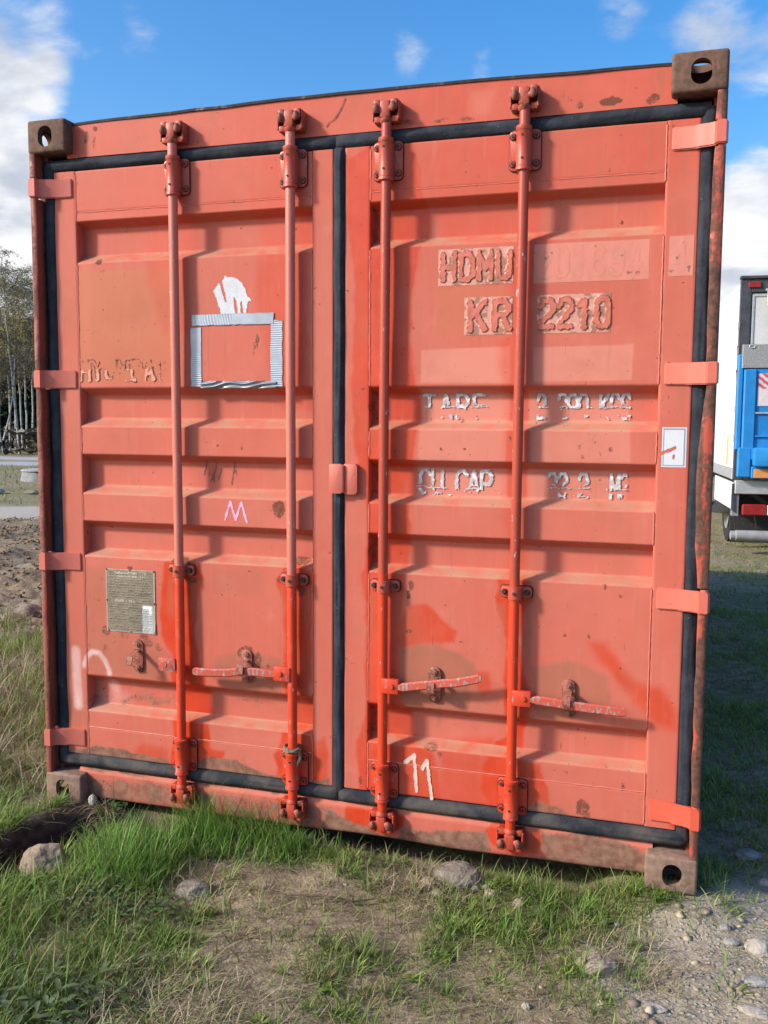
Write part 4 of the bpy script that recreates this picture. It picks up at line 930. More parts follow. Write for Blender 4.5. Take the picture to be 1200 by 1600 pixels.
def flakes(word, x0, z0, w, h, pitch, th, seed, top, dots=.2):
    """white plastic letters of which mostly the upper edge is left"""
    def fn(X, Z):
        d = text_sd(X, Z, word, x0, z0, w, h, pitch) + (vn(X, Z, 160, seed) - .5) * .004
        n = fbm(X, Z, 38, seed + 1, 3); f = (Z - z0) / h
        keep = (d < th * .82) & ((f > top + (n - .5) * .7) | ((f < dots) & (n > .54)))
        bar_ = (np.abs(f - (top - .04) - (n - .5) * .25) < .030) & (n > .46)
        keep |= bar_ & (d < th * 2.2)
        col = lay(X.shape, (.50, .465, .49)); sh = fbm(X, Z, 90, seed + 4, 3)
        col *= (.55 + .8 * sh)[..., None]; col = np.where((sh > .64)[..., None], C(.70, .68, .70), col)
        col = np.where((np.abs(d - th) < .0012)[..., None], C(.33, .17, .16), col)
        return keep, col, .001 + .003 * sh
    return fn
FS = .0014
decal('flaking_lettering', 1.488, 1.730, 1.505, 1.596, flakes('TARE', 1.502, 1.512, .036, .076, .058, .0078, 81, .50, .16), Rr, step=FS)['kind'] = 'stuff'
decal('flaking_lettering', 1.868, 2.184, 1.505, 1.596, flakes('2.290 KGS', 1.888, 1.512, .026, .076, .0335, .0066, 91, .48, .16), Rr, step=FS)['kind'] = 'stuff'
decal('flaking_lettering', 1.476, 1.780, 1.242, 1.340, flakes('CU.CAP.', 1.492, 1.254, .034, .078, .0425, .0080, 101, .28, .24), Rr, step=FS)['kind'] = 'stuff'
decal('flaking_lettering', 1.868, 2.180, 1.245, 1.340, flakes('33.2  M3', 1.928, 1.254, .026, .076, .0335, .0066, 111, .40, .2), Rr, step=FS)['kind'] = 'stuff'
def hyun(X, Z):
    d = text_sd(X, Z, 'HYUNDAI', .172, 1.648, .038, .066, .0545) + (vn(X, Z, 120, 5) - .5) * .005
    n = fbm(X, Z, 30, 121, 3); e = np.abs(d - .008) < .0025
    keep = (e & (n > .54)) | ((d < .009) & (n > .50) & (Z < 1.685))
    col = lay(X.shape, (.55, .235, .165)); col[e & (n > .54)] = (.36, .11, .065); col[(n > .66) & e] = (.15, .06, .04)
    return keep, col, np.where(e, .0018, .0006)
decal('flaking_lettering', .168, .552, 1.634, 1.724, hyun, L)['kind'] = 'stuff'

def stroke_decal(name, lines, w, colr, parent, seed, label):
    pts = [p for l_ in lines for p in l_]; a = np.array(pts); m = w + .012
    def fn(X, Z):
        d = np.full(X.shape, 1e9)
        for l_ in lines:
            for p, q in zip(l_, l_[1:]): d = np.minimum(d, seg_dist(X, Z, p, q))
        d = d + (vn(X, Z, 90, seed) - .5) * .004
        col = lay(X.shape, colr); col *= (.9 + .2 * vn(X, Z, 60, seed + 1))[..., None]
        return d < w, col, np.zeros(X.shape)
    return decal(name, a[:, 0].min() - m, a[:, 0].max() + m, a[:, 1].min() - m, a[:, 1].max() + m, fn, parent, label=label, step=.002)
stroke_decal('chalk_letter', [[(.769, 1.138), (.790, 1.204), (.812, 1.138), (.834, 1.203), (.856, 1.132)]], .0042, (.80, .36, .52), L, 5, 'pink chalk letter M')
stroke_decal('painted_numeral', [[(1.457, .308), (1.490, .338), (1.501, .212)]], .0072, (.66, .42, .35), Rr, 6, 'left of two white painted strokes reading 11')
stroke_decal('painted_numeral', [[(1.522, .295), (1.536, .325), (1.555, .192)]], .0072, (.67, .43, .36), Rr, 7, 'right of two white painted strokes reading 11')
def crack(X, Z):
    d = np.full(X.shape, 1e9)
    for p, q in zip(CR, CR[1:]): d = np.minimum(d, seg_dist(X, Z, p, q))
    return d + (vn(X, Z, 120, 3) - .5) * .002 < .0021, lay(X.shape, (.17, .03, .02)), np.zeros(X.shape)
SC1 = [[(.678, 1.352), (.662, 1.296)], [(.715, 1.353), (.702, 1.270)], [(.733, 1.322), (.722, 1.278)], [(.789, 1.348), (.775, 1.266)], [(.708, 1.300), (.690, 1.275)]]
stroke_decal('scuff_mark', SC1, .0030, (.16, .065, .04), L, 8, 'dark brown scuffs in the middle of the left door')
stroke_decal('scuff_mark', [[(.901, 1.800), (.885, 1.730)], [(.893, 1.783), (.906, 1.780)], [(.905, 1.790), (.899, 1.752)]], .0017, (.16, .065, .04), L, 9, 'thin dark scratch inside the tape frame')
CR = [(1.162, 2.488), (1.170, 2.500), (1.190, 2.508), (1.205, 2.528), (1.216, 2.545), (1.228, 2.572)]
decal('paint_crack', 1.15, 1.24, 2.48, 2.58, crack, box_)

# torn white sticker
EL = [(445, 180), (475, 120), (495, 140), (540, 140), (600, 160), (650, 210), (690, 280), (710, 350), (712, 360), (735, 370), (748, 410), (715, 410), (705, 470), (695, 545), (668, 545), (660, 470), (645, 400), (635, 420), (638, 545), (600, 545), (600, 470), (590, 400), (570, 360), (565, 420), (580, 545), (425, 545), (415, 480), (400, 460), (380, 380), (345, 285), (380, 240), (405, 205), (425, 230), (440, 310), (470, 400), (490, 430), (480, 380), (470, 300), (450, 240)]
EL = [(.7300 + (a - 345) * .000370, 2.0105 - (b - 120) * .000322) for a, b in EL]
def torn(X, Z):
    sd = poly_sd(X, Z, EL) + (vn(X, Z, 180, 3) - .5) * .003
    n = np.minimum(np.abs(np.sin(X * 210 + 6 * vn(X, Z, 30, 2))), np.abs(np.sin(Z * 190 + 5 * vn(X, Z, 30, 8))))
    col = lay(X.shape, (.52, .535, .58)); col = np.where(((n < .06) & (fbm(X, Z, 30, 4, 2) > .5))[..., None], C(.34, .36, .46), col)
    return sd < 0, col, np.zeros(X.shape)
decal('torn_sticker', .725, .885, 1.870, 2.015, torn, L, step=.0018, label='torn remains of a white sticker above the taped frame')
# white sticker with blue border
def stick(X, Z):
    x0, x1, z0, z1 = 2.284, 2.357, 1.361, 1.485
    e = np.minimum(np.minimum(X - x0, x1 - X), np.minimum(Z - z0, z1 - Z))
    col = lay(X.shape, (.55, .565, .61)); col = np.where(((e > .0035) & (e < .0072))[..., None], C(.17, .23, .34), col)
    f = fbm(X, Z, 60, 7, 3); col = np.where((np.abs(f - .5) < .012)[..., None] & (e > .01)[..., None], C(.58, .60, .66), col)
    d = np.minimum(seg_dist(X, Z, (2.280, 1.404), (2.304, 1.412)), seg_dist(X, Z, (2.304, 1.412), (2.324, 1.421)))
    d = np.minimum(d, seg_dist(X, Z, (2.321, 1.398), (2.320, 1.388)) + .002)
    return d > .0048 + (vn(X, Z, 100, 2) - .5) * .004, col, np.zeros(X.shape)
decal('sticker', 2.284, 2.357, 1.361, 1.485, stick, Rr, step=.0015, label='white sticker with a thin blue border and a tear')

# data plate
def csc(X, Z):
    col = lay(X.shape, (.205, .175, .130)); n = fbm(X, Z, 60, 3, 3); col *= (.75 + .5 * n)[..., None]
    r = (Z - .690) / .0095; row = np.floor(r); fr = r - row
    on = (fr > .25) & (fr < .75) & (h2(np.floor(X / .0035), row, 5) > .42) & (h2(np.floor(X / .03), row, 9) > .28) & (X > .276) & (X < .462)
    big_ = ((np.abs(Z - .918) < .0045) & (X > .30) & (X < .44) | (np.abs(Z - .905) < .004) & (X > .315) & (X < .435) | (np.abs(Z - .812) < .005) & (X > .285) & (X < .39)) & (h2(np.floor(X / .0045), np.floor(Z / .02), 6) > .35)
    col = np.where(on[..., None], col * .70, col); col = np.where(big_[..., None], C(.33, .30, .25), col)
    for (a, b, z_) in ((.405, .455, .842), (.365, .41, .735)): col = np.where(((X > a) & (X < b) & (np.abs(Z - z_) < .003))[..., None], C(.12, .10, .085), col)
    patch = (X > .420) & (X < .468) & (Z > .694) & (Z < .800); col = np.where(patch[..., None], C(.36, .38, .38) * (.8 + .4 * n)[..., None], col)
    wpt = (X > .424) & (X < .460) & (Z > .786 - .018 * (X > .448)) & (Z < .800); col = np.where(wpt[..., None], C(.80, .82, .86), col)
    ed = np.minimum(np.minimum(X - .264, .474 - X), np.minimum(Z - .692, .934 - Z)); col = np.where((ed < .003)[..., None], C(.40, .39, .36), col)
    return np.ones(X.shape, bool), col, .0015 + np.where(on | big_, .0006, 0) + .0025 * sst(X, .44, .474) * (1 - sst(Z, .70, .75))
dp = decal('data_plate', .264, .474, .692, .934, csc, L, PLATE, .0018, .0012, 'weathered metal data plate riveted on the lower left')
rv = MB().ball((0, 0, 0), .0042, 1, (1, .7, 1)).done('rivet', BOLT, L, (.267, .046, .931))
for x_, z_ in ((.267, .931), (.368, .931), (.470, .931), (.267, .812), (.471, .808), (.272, .695), (.370, .695), (.470, .697)): 
    if x_ != .267 or z_ != .931: again(rv, (x_, .046, z_))

# duct tape frame
def tape_fn(box, ridged, seed, curve=0.0, dark=0.0):
    x0, x1, z0, z1 = box
    def fn(X, Z):
        e = np.minimum(np.minimum(X - x0, x1 - X), np.minimum(Z - z0, z1 - Z)) + (vn(X, Z, 60, seed) - .5) * .0025
        keep = e > .001
        if curve: keep &= Z > z0 + curve * (1 - 4 * ((X - (x0 + x1) / 2) / (x1 - x0)) ** 2) * -1 + curve
        if ridged == 'h': s = np.sin(Z * 2 * math.pi / .0075 + 2.5 * vn(X, Z, 30, seed)); rel = .0006 * s * sst(fbm(X, Z, 14, seed, 2), .3, .6)
        elif ridged == 'v': s = np.sin((X + .25 * Z) * 2 * math.pi / .011 + 4 * vn(X, Z, 20, seed)); rel = .0006 * s * sst(fbm(X, Z, 14, seed, 2), .45, .65)
        else: s = np.sin((Z - .12 * X) * 2 * math.pi / .016 + 6 * vn(X, Z, 14, seed)); rel = .0040 * s + .004 * vn(X, Z, 25, seed)
        col = lay(X.shape, (.30, .345, .415)) * (1 - dark) * (.88 + .24 * fbm(X, Z, 40, seed, 3))[..., None]
        col = np.where((e < .0035)[..., None], C(.20, .22, .28), col)
        return keep, col, .0012 + rel
    return fn
TAPE = attr_mat('duct_tape', .38, .15, .6, .25)
decal('tape_strip', .634, .684, 1.618, 1.834, tape_fn((.636, .683, 1.618, 1.833), 'h', 3), L, TAPE, .0018)
decal('tape_strip', .950, 1.001, 1.613, 1.850, tape_fn((.951, 1.000, 1.613, 1.849), 'h', 4), L, TAPE, .0018, .0012)
decal('tape_strip', .642, .968, 1.832, 1.879, tape_fn((.643, .967, 1.834, 1.877), 'v', 5), L, TAPE, .0018, .0022)
decal('tape_strip', .676, .978, 1.606, 1.642, tape_fn((.678, .976, 1.610, 1.640), 'w', 6, 0, .35), L, TAPE, .0018, .003)
# rope round the second rod
# ------------------------------------------------------------------ terrain
CX, CY = 2.339, -3.030
NX, NY = -.2977, .9498                                   # direction the tracks and the road run square to
def depth_t(x, y): return (x - CX) * NX + (y - CY) * NY
TRENCH = [(.42, .10), (.20, -.02), (.10, -.26), (.06, -.55), (.02, -1.0)]
TR_END = (.20, -.45)
def trench_sd(x, y):
    """signed distance from the cut edge, positive on the camera side, and the fade along it"""
    d = np.full(np.shape(x), 1e9); sg = np.zeros(np.shape(x))
    for a, b in zip(TRENCH, TRENCH[1:]):
        dd = seg_dist(x, y, a, b); cr = (b[0] - a[0]) * (y - a[1]) - (b[1] - a[1]) * (x - a[0])
        k = dd < d; d = np.where(k, dd, d); sg = np.where(k, np.sign(cr), sg)
    return d * sg
def field_mask(x, y):
    t = depth_t(x, y); s = -x + (vn(x, y, 1.2, 71) - .5) * .8
    return sst(t + (vn(x, y, 1.5, 5) - .5) * .8, 6.3, 7.0) * (1 - sst(t, 16.4, 17.0)) * sst(s, .2, .9)
def terrain(x, y):
    x = np.asarray(x, float); y = np.asarray(y, float); r = np.hypot(x - 1.2, y)
    near = 1 - sst(r, 8, 30)
    h = -.030 + (fbm(x, y, .9, 1, 3) - .5) * .10 * near + (fbm(x, y, 7, 2, 3) - .5) * .028 * near + (fbm(x, y, .12, 3, 2) - .5) * .25 * sst(r, 6, 30)
    # hollow under the container, firm footing under its corner castings
    under = (.25 * sst(x, .25, .5) + .75 * sst(x, .98, 1.25)) * (1 - sst(x, 2.12, 2.26)) * sst(y, -.06, .16) * (1 - sst(y, 5.8, 6.1))
    h = h * (1 - under) + (-.105) * under
    h = h - .30 * sst(y, 6.4, 10.3) * (1 - sst(r, 16, 30))
    for cx_, cy_, hh, rad in ((.08, .09, -.022, .36), (2.36, .09, -.004, .34), (.08, 5.97, 0, .4), (2.36, 5.97, 0, .4)):
        k = 1 - sst(np.hypot(x - cx_, y - cy_), rad * .35, rad); h = h * (1 - k) + hh * k
    # left of the container the turf lies a little higher
    k = (1 - sst(x, -.10, .10)) * sst(y, -1.6, -.2) * (1 - sst(y, 6, 12)); h = h + k * .004
    s = trench_sd(x, y) + (vn(x, y, 14, 8) - .5) * .03; al = sst(y, -.62, -.40) * (1 - sst(y, .02, .10))
    cut = sst(s, -.02, .055) * (1 - sst(s, .10, .30)); h = h - .125 * cut * al + .035 * al * (1 - sst(np.abs(s + .06), .0, .12))
    f = field_mask(x, y)
    cl = fbm(x, y, 3.2, 31, 4); ridge = np.abs(np.sin((x * .95 + y * .30) * 4.2 + 3 * vn(x, y, .6, 3)))
    h = h + f * ((cl - .45) * .15 + ridge * .04 + (np.maximum(fbm(x, y, 9, 33, 3) - .5, 0)) * .22 + (fbm(x, y, 22, 35, 2) - .5) * .05)
    return h
def axis(a, b, fine, lo, hi, growth=1.22):
    c = list(np.arange(a, b + fine / 2, fine)); st = fine; v = a; left = []
    while v > lo: st *= growth; v -= st; left.append(v)
    st = fine; v = c[-1]; rightv = []
    while v < hi: st *= growth; v += st; rightv.append(v)
    return np.array(left[::-1] + c + rightv)
gx = np.concatenate([axis(-2.2, 3.4, .022, -1500, -1e9 + 1e9 - 2.2)[:0], axis(-2.2, 3.4, .022, -1500, 1500, 1.045)])
gy = axis(-1.9, 2.6, .022, -1500, 2000, 1.035)
GX, GY = np.meshgrid(gx, gy, indexing='ij'); GZ = terrain(GX, GY)
gxy = (GX.ravel(), GY.ravel())
def lerp_poly(x, y, P, blur=.05): return sst(-poly_sd(x, y, P), -blur, blur)
LUSH = [(.00, .20), (.15, .24), (.45, .16), (.80, .10), (1.02, .05), (1.22, -.02), (1.27, -.07), (1.05, -.20), (.76, -.21), (.72, -.30), (.79, -.49), (.56, -.56), (.40, -.40), (.30, -.12), (.14, .00)]
TUFTS = [(.46, -.09, .12), (.33, .0, .12), (.62, .0, .13), (.52, .0, .10), (.80, -.05, .13), (1.02, .0, .13), (.60, -.42, .15), (.52, -.30, .13), (.72, -.02, .20), (.92, .0, .16), (1.08, -.05, .12), (.45, .05, .16), (1.22, -.06, .06), (.70, -.36, .10), (2.10, -.13, .05), (1.98, -.22, .06), (2.25, -.45, .06), (2.13, -.46, .05), (2.26, -.30, .05), (1.90, -.30, .09)]
BARE = [[(.95, -.22), (1.20, -.20), (1.50, -.06), (1.60, -.12), (1.42, -.33), (1.17, -.50), (.98, -.40)], [(1.06, -.82), (1.27, -.66), (1.45, -.80), (1.39, -1.0)], [(1.62, -.56), (1.85, -.42), (2.00, -.50), (2.29, -.62), (2.1, -.9), (1.70, -.90)], [(.62, -.62), (.72, -.60), (.70, -.95), (.58, -.95)]]
GRAVEL = [(2.40, -.06), (2.52, .12), (2.85, .42), (4.2, .9), (6, -2), (2.6, -2), (2.30, -.72), (2.16, -.50), (2.22, -.28)]
def soil_w(x, y):
    b = np.zeros(np.shape(x))
    for P in BARE: b = np.maximum(b, lerp_poly(x, y, P, .07))
    return b
def zones(x, y):
    t = depth_t(x, y)
    grav = lerp_poly(x + (vn(x, y, 9, 4) - .5) * .16, y + (vn(x, y, 9, 14) - .5) * .16, GRAVEL, .10)
    fld = field_mask(x, y); track = sst(t, 16.8, 17.3) * (1 - sst(t, 19.2, 19.8)) * (1 - sst(x, -4.5, -2.5))
    road = np.maximum(sst(t, 32.3, 32.6) * (1 - sst(t, 34.6, 34.9)), sst(t, 36.0, 36.3) * (1 - sst(t, 38.2, 38.6))) * (1 - sst(x, 8, 9))
    lu = lerp_poly(x, y, LUSH, .05)
    g = sst(fbm(x, y, 2.2, 41, 4) + .5 * (fbm(x, y, 11, 42, 3) - .5), .36, .62)
    g = np.maximum(g * .85, lu); g = g * (1 - .62 * soil_w(x, y)) * (1 - grav * .93) * (1 - fld) * (1 - track)
    s = trench_sd(x, y); cut = sst(s, -.09, -.04) * (1 - sst(s, .18, .24)) * sst(y, -.62, -.45) * (1 - sst(y, .05, .12)); g = g * (1 - cut)
    return dict(grass=g, gravel=grav, field=fld, track=track, road=road, cut=cut)
zn = zones(*gxy)

def ground_mat():
    m, t, p = material('ground_soil'); P = t.pos()
    n1 = t.noise(2.5, 5, P); n2 = t.noise(16, 5, P, .62); n3 = t.noise(90, 5, P, .65); n4 = t.noise(420, 3, P)
    soil = t.mix(t.step(n2, .35, .7), (.155, .122, .078), (.31, .25, .165)); soil = t.mix(t.step(n3, .5, .75), soil, (.43, .35, .245))
    straw = t.noise(60, 4, t.scale(P, (1, .35, 1)), .6, 1.2); soil = t.mix(t.math('MULTIPLY', t.step(straw, .56, .68), .7), soil, (.42, .335, .22))
    moss = t.mix(t.step(n3, .35, .7), (.090, .115, .028), (.20, .225, .070))
    gk = t.math('MULTIPLY', t.attr('grass'), t.step(t.math('ADD', t.math('MULTIPLY', n2, .6), t.math('MULTIPLY', n3, .4)), .36, .58))
    c = t.mix(t.math('MULTIPLY', gk, .85), soil, moss)
    vor = t.node('ShaderNodeTexVoronoi', feature='F1'); vor.inputs['Scale'].default_value = 55; t.link(P, vor.inputs['Vector'])
    gr = t.mix(t.step(n3, .3, .7), (.25, .208, .148), (.42, .36, .275)); peb = t.step(vor.outputs['Distance'], .42, .25)
    gsel = t.math('MULTIPLY', peb, t.step(vor.outputs['Color'], .45, .5))
    gr = t.mix(t.math('MULTIPLY', gsel, .8), gr, t.mix(n4, (.30, .29, .27), (.52, .49, .45)))
    c = t.mix(t.attr('gravel'), c, gr)
    fl = t.mix(t.step(n2, .3, .7), (.145, .105, .068), (.26, .198, .135)); fl = t.mix(t.step(n1, .45, .7), fl, (.30, .245, .18)); c = t.mix(t.attr('field'), c, fl)
    c = t.mix(t.attr('track'), c, t.mix(n2, (.33, .29, .24), (.44, .40, .34)))
    c = t.mix(t.attr('road'), c, t.mix(n2, (.30, .30, .31), (.40, .40, .41)))
    c = t.mix(t.attr('cut'), c, t.mix(t.step(n2, .35, .65), (.030, .021, .015), (.085, .060, .044)))
    t.put(p.inputs['Base Color'], c); p.inputs['Roughness'].default_value = .95; p.inputs['Specular IOR Level'].default_value = .15
    h = t.math('ADD', t.math('MULTIPLY', n2, 1.0), t.math('ADD', t.math('MULTIPLY', n3, .55), t.math('MULTIPLY', t.math('MULTIPLY', gsel, t.attr('gravel')), .5)))
    t.put(p.inputs['Normal'], t.bump(h, .9, .014)); return m
g_ = raw('ground', np.stack([GX.ravel(), GY.ravel(), GZ.ravel()], 1), np.ascontiguousarray(lattice(*GX.shape)), ground_mat(), attrs=zn, ang=0)
prop(g_, 'rough ground of sparse grass, bare soil and gravel round the container', 'ground', kind='structure')

# ------------------------------------------------------------------ grass
def grass_mat(name, trans=.35):
    m, t, p = material(name); c = t.attrc('tint'); n = t.noise(30, 2, t.pos())
    cc = t.mix(t.math('MULTIPLY', n, .3), c, (.09, .10, .03)); t.put(p.inputs['Base Color'], cc); p.inputs['Roughness'].default_value = .55; p.inputs['Specular IOR Level'].default_value = .3
    tr = t.node('ShaderNodeBsdfTranslucent'); t.link(cc, tr.inputs['Color'])
    mx = t.node('ShaderNodeMixShader'); mx.inputs[0].default_value = trans; t.link(p.outputs[0], mx.inputs[1]); t.link(tr.outputs[0], mx.inputs[2])
    out = m.node_tree.nodes['Material Output']; t.link(mx.outputs[0], out.inputs['Surface']); return m
GRASS = grass_mat('grass_blade'); STRAW = grass_mat('dry_straw', .2); LEAF = grass_mat('weed_leaf', .25)

def blades(name, x, y, H, Wd, lean, curl, tint, mat, label, cat, z=None, nseg=3, sink=.004, az=None):
    n = len(x); z = (terrain(x, y) - sink) if z is None else z
    az = RNG.uniform(0, 2 * np.pi, n) if az is None else az
    dx, dy = np.cos(az), np.sin(az); face = az + np.pi / 2 + RNG.normal(0, .5, n); fx, fy = np.cos(face), np.sin(face)
    P = []; ang = lean.copy(); px, py, pz = x.copy(), y.copy(), z.copy(); st = H / nseg
    for k in range(nseg + 1):
        w = Wd * (1 - (k / nseg) ** 1.6) * .5
        if k < nseg: P += [np.stack([px - fx * w, py - fy * w, pz], 1), np.stack([px + fx * w, py + fy * w, pz], 1)]
        else: P += [np.stack([px, py, pz], 1)]
        px = px + np.sin(ang) * dx * st; py = py + np.sin(ang) * dy * st; pz = pz + np.cos(ang) * st; ang = ang + curl / nseg
    K = 2 * nseg + 1; V = np.stack(P, 1).reshape(-1, 3); b = (np.arange(n) * K)[:, None]
    T = []
    for k in range(nseg - 1):
        a = 2 * k; T += [[a, a + 1, a + 3], [a, a + 3, a + 2]]
    a = 2 * (nseg - 1); T += [[a, a + 1, a + 2]]
    F = (b[:, None, :] + np.array(T)[None]).reshape(-1, 3)
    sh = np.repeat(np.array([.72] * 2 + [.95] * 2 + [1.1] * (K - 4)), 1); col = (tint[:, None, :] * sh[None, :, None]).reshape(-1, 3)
    V = np.nan_to_num(V)
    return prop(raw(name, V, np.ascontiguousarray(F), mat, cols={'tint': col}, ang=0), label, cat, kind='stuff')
def greens(n, dry=0.0):
    a = RNG.uniform(0, 1, (n, 1)); c = np.array([[.105, .185, .026]]) * (1 - a) + np.array([[.25, .355, .080]]) * a
    c = c * RNG.uniform(.75, 1.2, (n, 1)); yb = RNG.uniform(0, 1, n) < dry; c[yb] = np.array([.33, .27, .13]) * RNG.uniform(.7, 1.2, (yb.sum(), 1)); return c
def outside(x, y): return ~((x > .0) & (x < 2.438) & (y > .03) & (y < 6.1))
def scatter(n, x0, x1, y0, y1, f):
    x = RNG.uniform(x0, x1, n); y = RNG.uniform(y0, y1, n); k = (RNG.uniform(0, 1, n) < f(x, y)) & outside(x, y); return x[k], y[k]
# short sward in front of and beside the container
def sward(x, y):
    z = zones(x, y); clump = sst(fbm(x, y, 16, 55, 3), .38, .62)
    return np.clip((z['grass'] * .9 + .16) * (.30 + .70 * clump), 0, 1) * (1 - .50 * soil_w(x, y)) * (1 - .86 * z['gravel']) * (1 - z['cut'])
x, y = scatter(150000, -.9, 3.0, -1.5, .35, sward); n = len(x)
H = RNG.gamma(3.0, .0125, n) * (.6 + .9 * vn(x, y, 5, 61)); H = np.clip(H * 1.12, .012, .12)
# bottom left corner stands taller
H *= 1 + .9 * (1 - sst(x, .45, 1.1)) * (1 - sst(y, -.9, -.4))
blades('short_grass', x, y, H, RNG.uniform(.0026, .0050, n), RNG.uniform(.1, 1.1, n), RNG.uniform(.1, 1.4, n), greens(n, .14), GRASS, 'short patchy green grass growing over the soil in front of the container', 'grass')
# lush grass along the left sill and single tufts
def tuft_w(x, y):
    w = lerp_poly(x, y, LUSH, .03) * .35
    for a, b, r in TUFTS: w = np.maximum(w, np.exp(-((x - a) ** 2 + (y - b) ** 2) / (r * .62) ** 2))
    s = trench_sd(x, y); w = w * (1 - sst(s, -.01, .02) * (1 - sst(s, .16, .24)) * sst(y, -.6, -.45))
    return np.clip(w, 0, 1)
x, y = scatter(44000, -.1, 2.4, -.75, .10, lambda a, b: tuft_w(a, b) * .8 * sst(np.hypot(a - .07, b - .03), .12, .24)); n = len(x)
x[y > .02] *= 1
big_t = np.where(x < 1.16, 1.0, .42); H = RNG.uniform(.06, .235, n) * big_t * (.45 + .65 * tuft_w(x, y)) * (1 - .45 * sst(x, .85, 1.15) * (x < 1.3)); H = np.maximum(H, .02)
g = greens(n, .05); g[:, 1] *= 1.12; g[:, 0] *= .86
az = np.where((y > -.12) & (x < 1.2), RNG.normal(-np.pi / 2, 1.2, n), RNG.uniform(0, 6.283, n))
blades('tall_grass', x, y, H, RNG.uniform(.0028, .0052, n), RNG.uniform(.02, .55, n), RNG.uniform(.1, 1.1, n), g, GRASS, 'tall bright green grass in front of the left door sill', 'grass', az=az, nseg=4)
# spreading tufts, each with its own shade
tx, ty = scatter(2300, -.8, 2.75, -1.45, .02, lambda a, b: (.15 + .85 * zones(a, b)['grass']) * (1 - .45 * soil_w(a, b)) * (1 - .90 * zones(a, b)['gravel']) * (1 - zones(a, b)['cut']) * .62)
nt = len(tx); cnt = RNG.integers(14, 46, nt); idx = np.repeat(np.arange(nt), cnt); n = len(idx); rad = RNG.uniform(.008, .035, nt)[idx] * np.sqrt(RNG.uniform(0, 1, n)); aa = RNG.uniform(0, 6.283, n)
x = tx[idx] + rad * np.cos(aa); y = ty[idx] + rad * np.sin(aa); tl_ = RNG.uniform(.035, .085, nt) * (1 + .7 * (1 - sst(tx, .5, 1.2)))
tc = greens(nt, .12) * RNG.uniform(.8, 1.35, (nt, 1)); c = tc[idx] * RNG.uniform(.8, 1.2, (n, 1))
blades('grass_tufts', x, y, tl_[idx] * RNG.uniform(.5, 1.1, n), RNG.uniform(.003, .0062, n), RNG.uniform(.25, 1.15, n), RNG.uniform(.2, 1.3, n), c, GRASS, 'spreading grass tufts scattered over the foreground soil', 'grass', az=aa + RNG.normal(0, .4, n), nseg=4)
# straw lying about
x, y = scatter(22000, -.9, 3.0, -1.5, .30, lambda a, b: .30 + .5 * soil_w(a, b) * (1 - zones(a, b)['gravel'])); n = len(x)
c = np.array([.42, .34, .22]) * RNG.uniform(.45, 1.2, (n, 1))
blades('dead_straw', x, y, RNG.uniform(.03, .11, n), RNG.uniform(.0014, .0026, n), RNG.uniform(1.15, 1.62, n), RNG.uniform(-.25, .35, n), c, STRAW, 'dead straw lying flat on the soil and grass', 'straw', sink=-.004)
# straw tangles
x = []; y = []
for a, b, r, k in ((1.62, -.10, .07, 500), (1.56, -.16, .07, 350), (.27, -.01, .045, 420), (.62, -.62, .08, 260), (1.05, -1.05, .12, 900), (1.22, -1.02, .08, 500), (2.32, -.42, .06, 200), (2.20, -.30, .05, 160), (.88, -.38, .06, 200), (.90, -1.0, .10, 350)):
    x.append(RNG.normal(a, r, k)); y.append(RNG.normal(b, r, k))
x = np.concatenate(x); y = np.concatenate(y); k = outside(x, y); x, y = x[k], y[k]; n = len(x)
blades('straw_tangle', x, y, RNG.uniform(.05, .13, n), RNG.uniform(.002, .0034, n), RNG.uniform(.5, 1.5, n), RNG.uniform(.3, 2.2, n), np.array([.44, .36, .23]) * RNG.uniform(.6, 1.2, (n, 1)), STRAW, 'tangled clumps of dead straw', 'straw', nseg=4)
# left of the container: rank grass and bramble straw
def leftw(a, b): return (1 - field_mask(a, b)) * sst(np.hypot(a - .10, b + .02), .14, .34) * (.30 + .7 * sst(fbm(a, b, 4, 81, 3), .35, .6)) * (1 - zones(a, b)['cut'])
x, y = scatter(32000, -3.2, .02, -.6, 3.4, leftw); n = len(x)
blades('rank_grass', x, y, RNG.uniform(.05, .17, n) * (.5 + vn(x, y, 3, 5)), RNG.uniform(.0035, .006, n), RNG.uniform(.05, .7, n), RNG.uniform(.1, 1.2, n), greens(n, .30), GRASS, 'rank green grass left of the container', 'grass')
x, y = scatter(4500, -1.6, -.02, .05, 1.9, lambda a, b: .25 + .75 * sst(vn(a, b, 3, 9), .35, .65)); n = len(x)
blades('dry_brush', x, y, RNG.uniform(.10, .34, n), RNG.uniform(.003, .006, n), RNG.uniform(.15, 1.1, n), RNG.uniform(.2, 1.8, n), np.array([.33, .255, .17]) * RNG.uniform(.55, 1.2, (n, 1)), STRAW, 'dry brown brush and old grass beside the left corner post', 'dry grass', nseg=4)
# right of the container, in its shade
def rightw(a, b): return (.40 + .60 * zones(a, b)['grass']) * (1 - .85 * zones(a, b)['gravel']) * (.35 + .65 * sst(fbm(a, b, 8, 91, 3), .38, .6))
x, y = scatter(110000, 2.44, 5.0, -.1, 5.0, rightw); n = len(x)
blades('shaded_grass', x, y, RNG.uniform(.02, .07, n), RNG.uniform(.0035, .0065, n), RNG.uniform(.2, 1.1, n), RNG.uniform(.1, 1.2, n), 1.3 * greens(n, .08), GRASS, 'short grass in the shade right of the container', 'grass')  # blade colour raised to lighten the container's shade
x, y = scatter(24000, 2.0, 7.5, 5.0, 15.0, rightw); n = len(x)
blades('meadow_grass', x, y, RNG.uniform(.03, .07, n), RNG.uniform(.007, .013, n), RNG.uniform(.2, 1.1, n), RNG.uniform(.1, 1.2, n), greens(n, .12), GRASS, 'short meadow grass in front of the truck', 'grass')
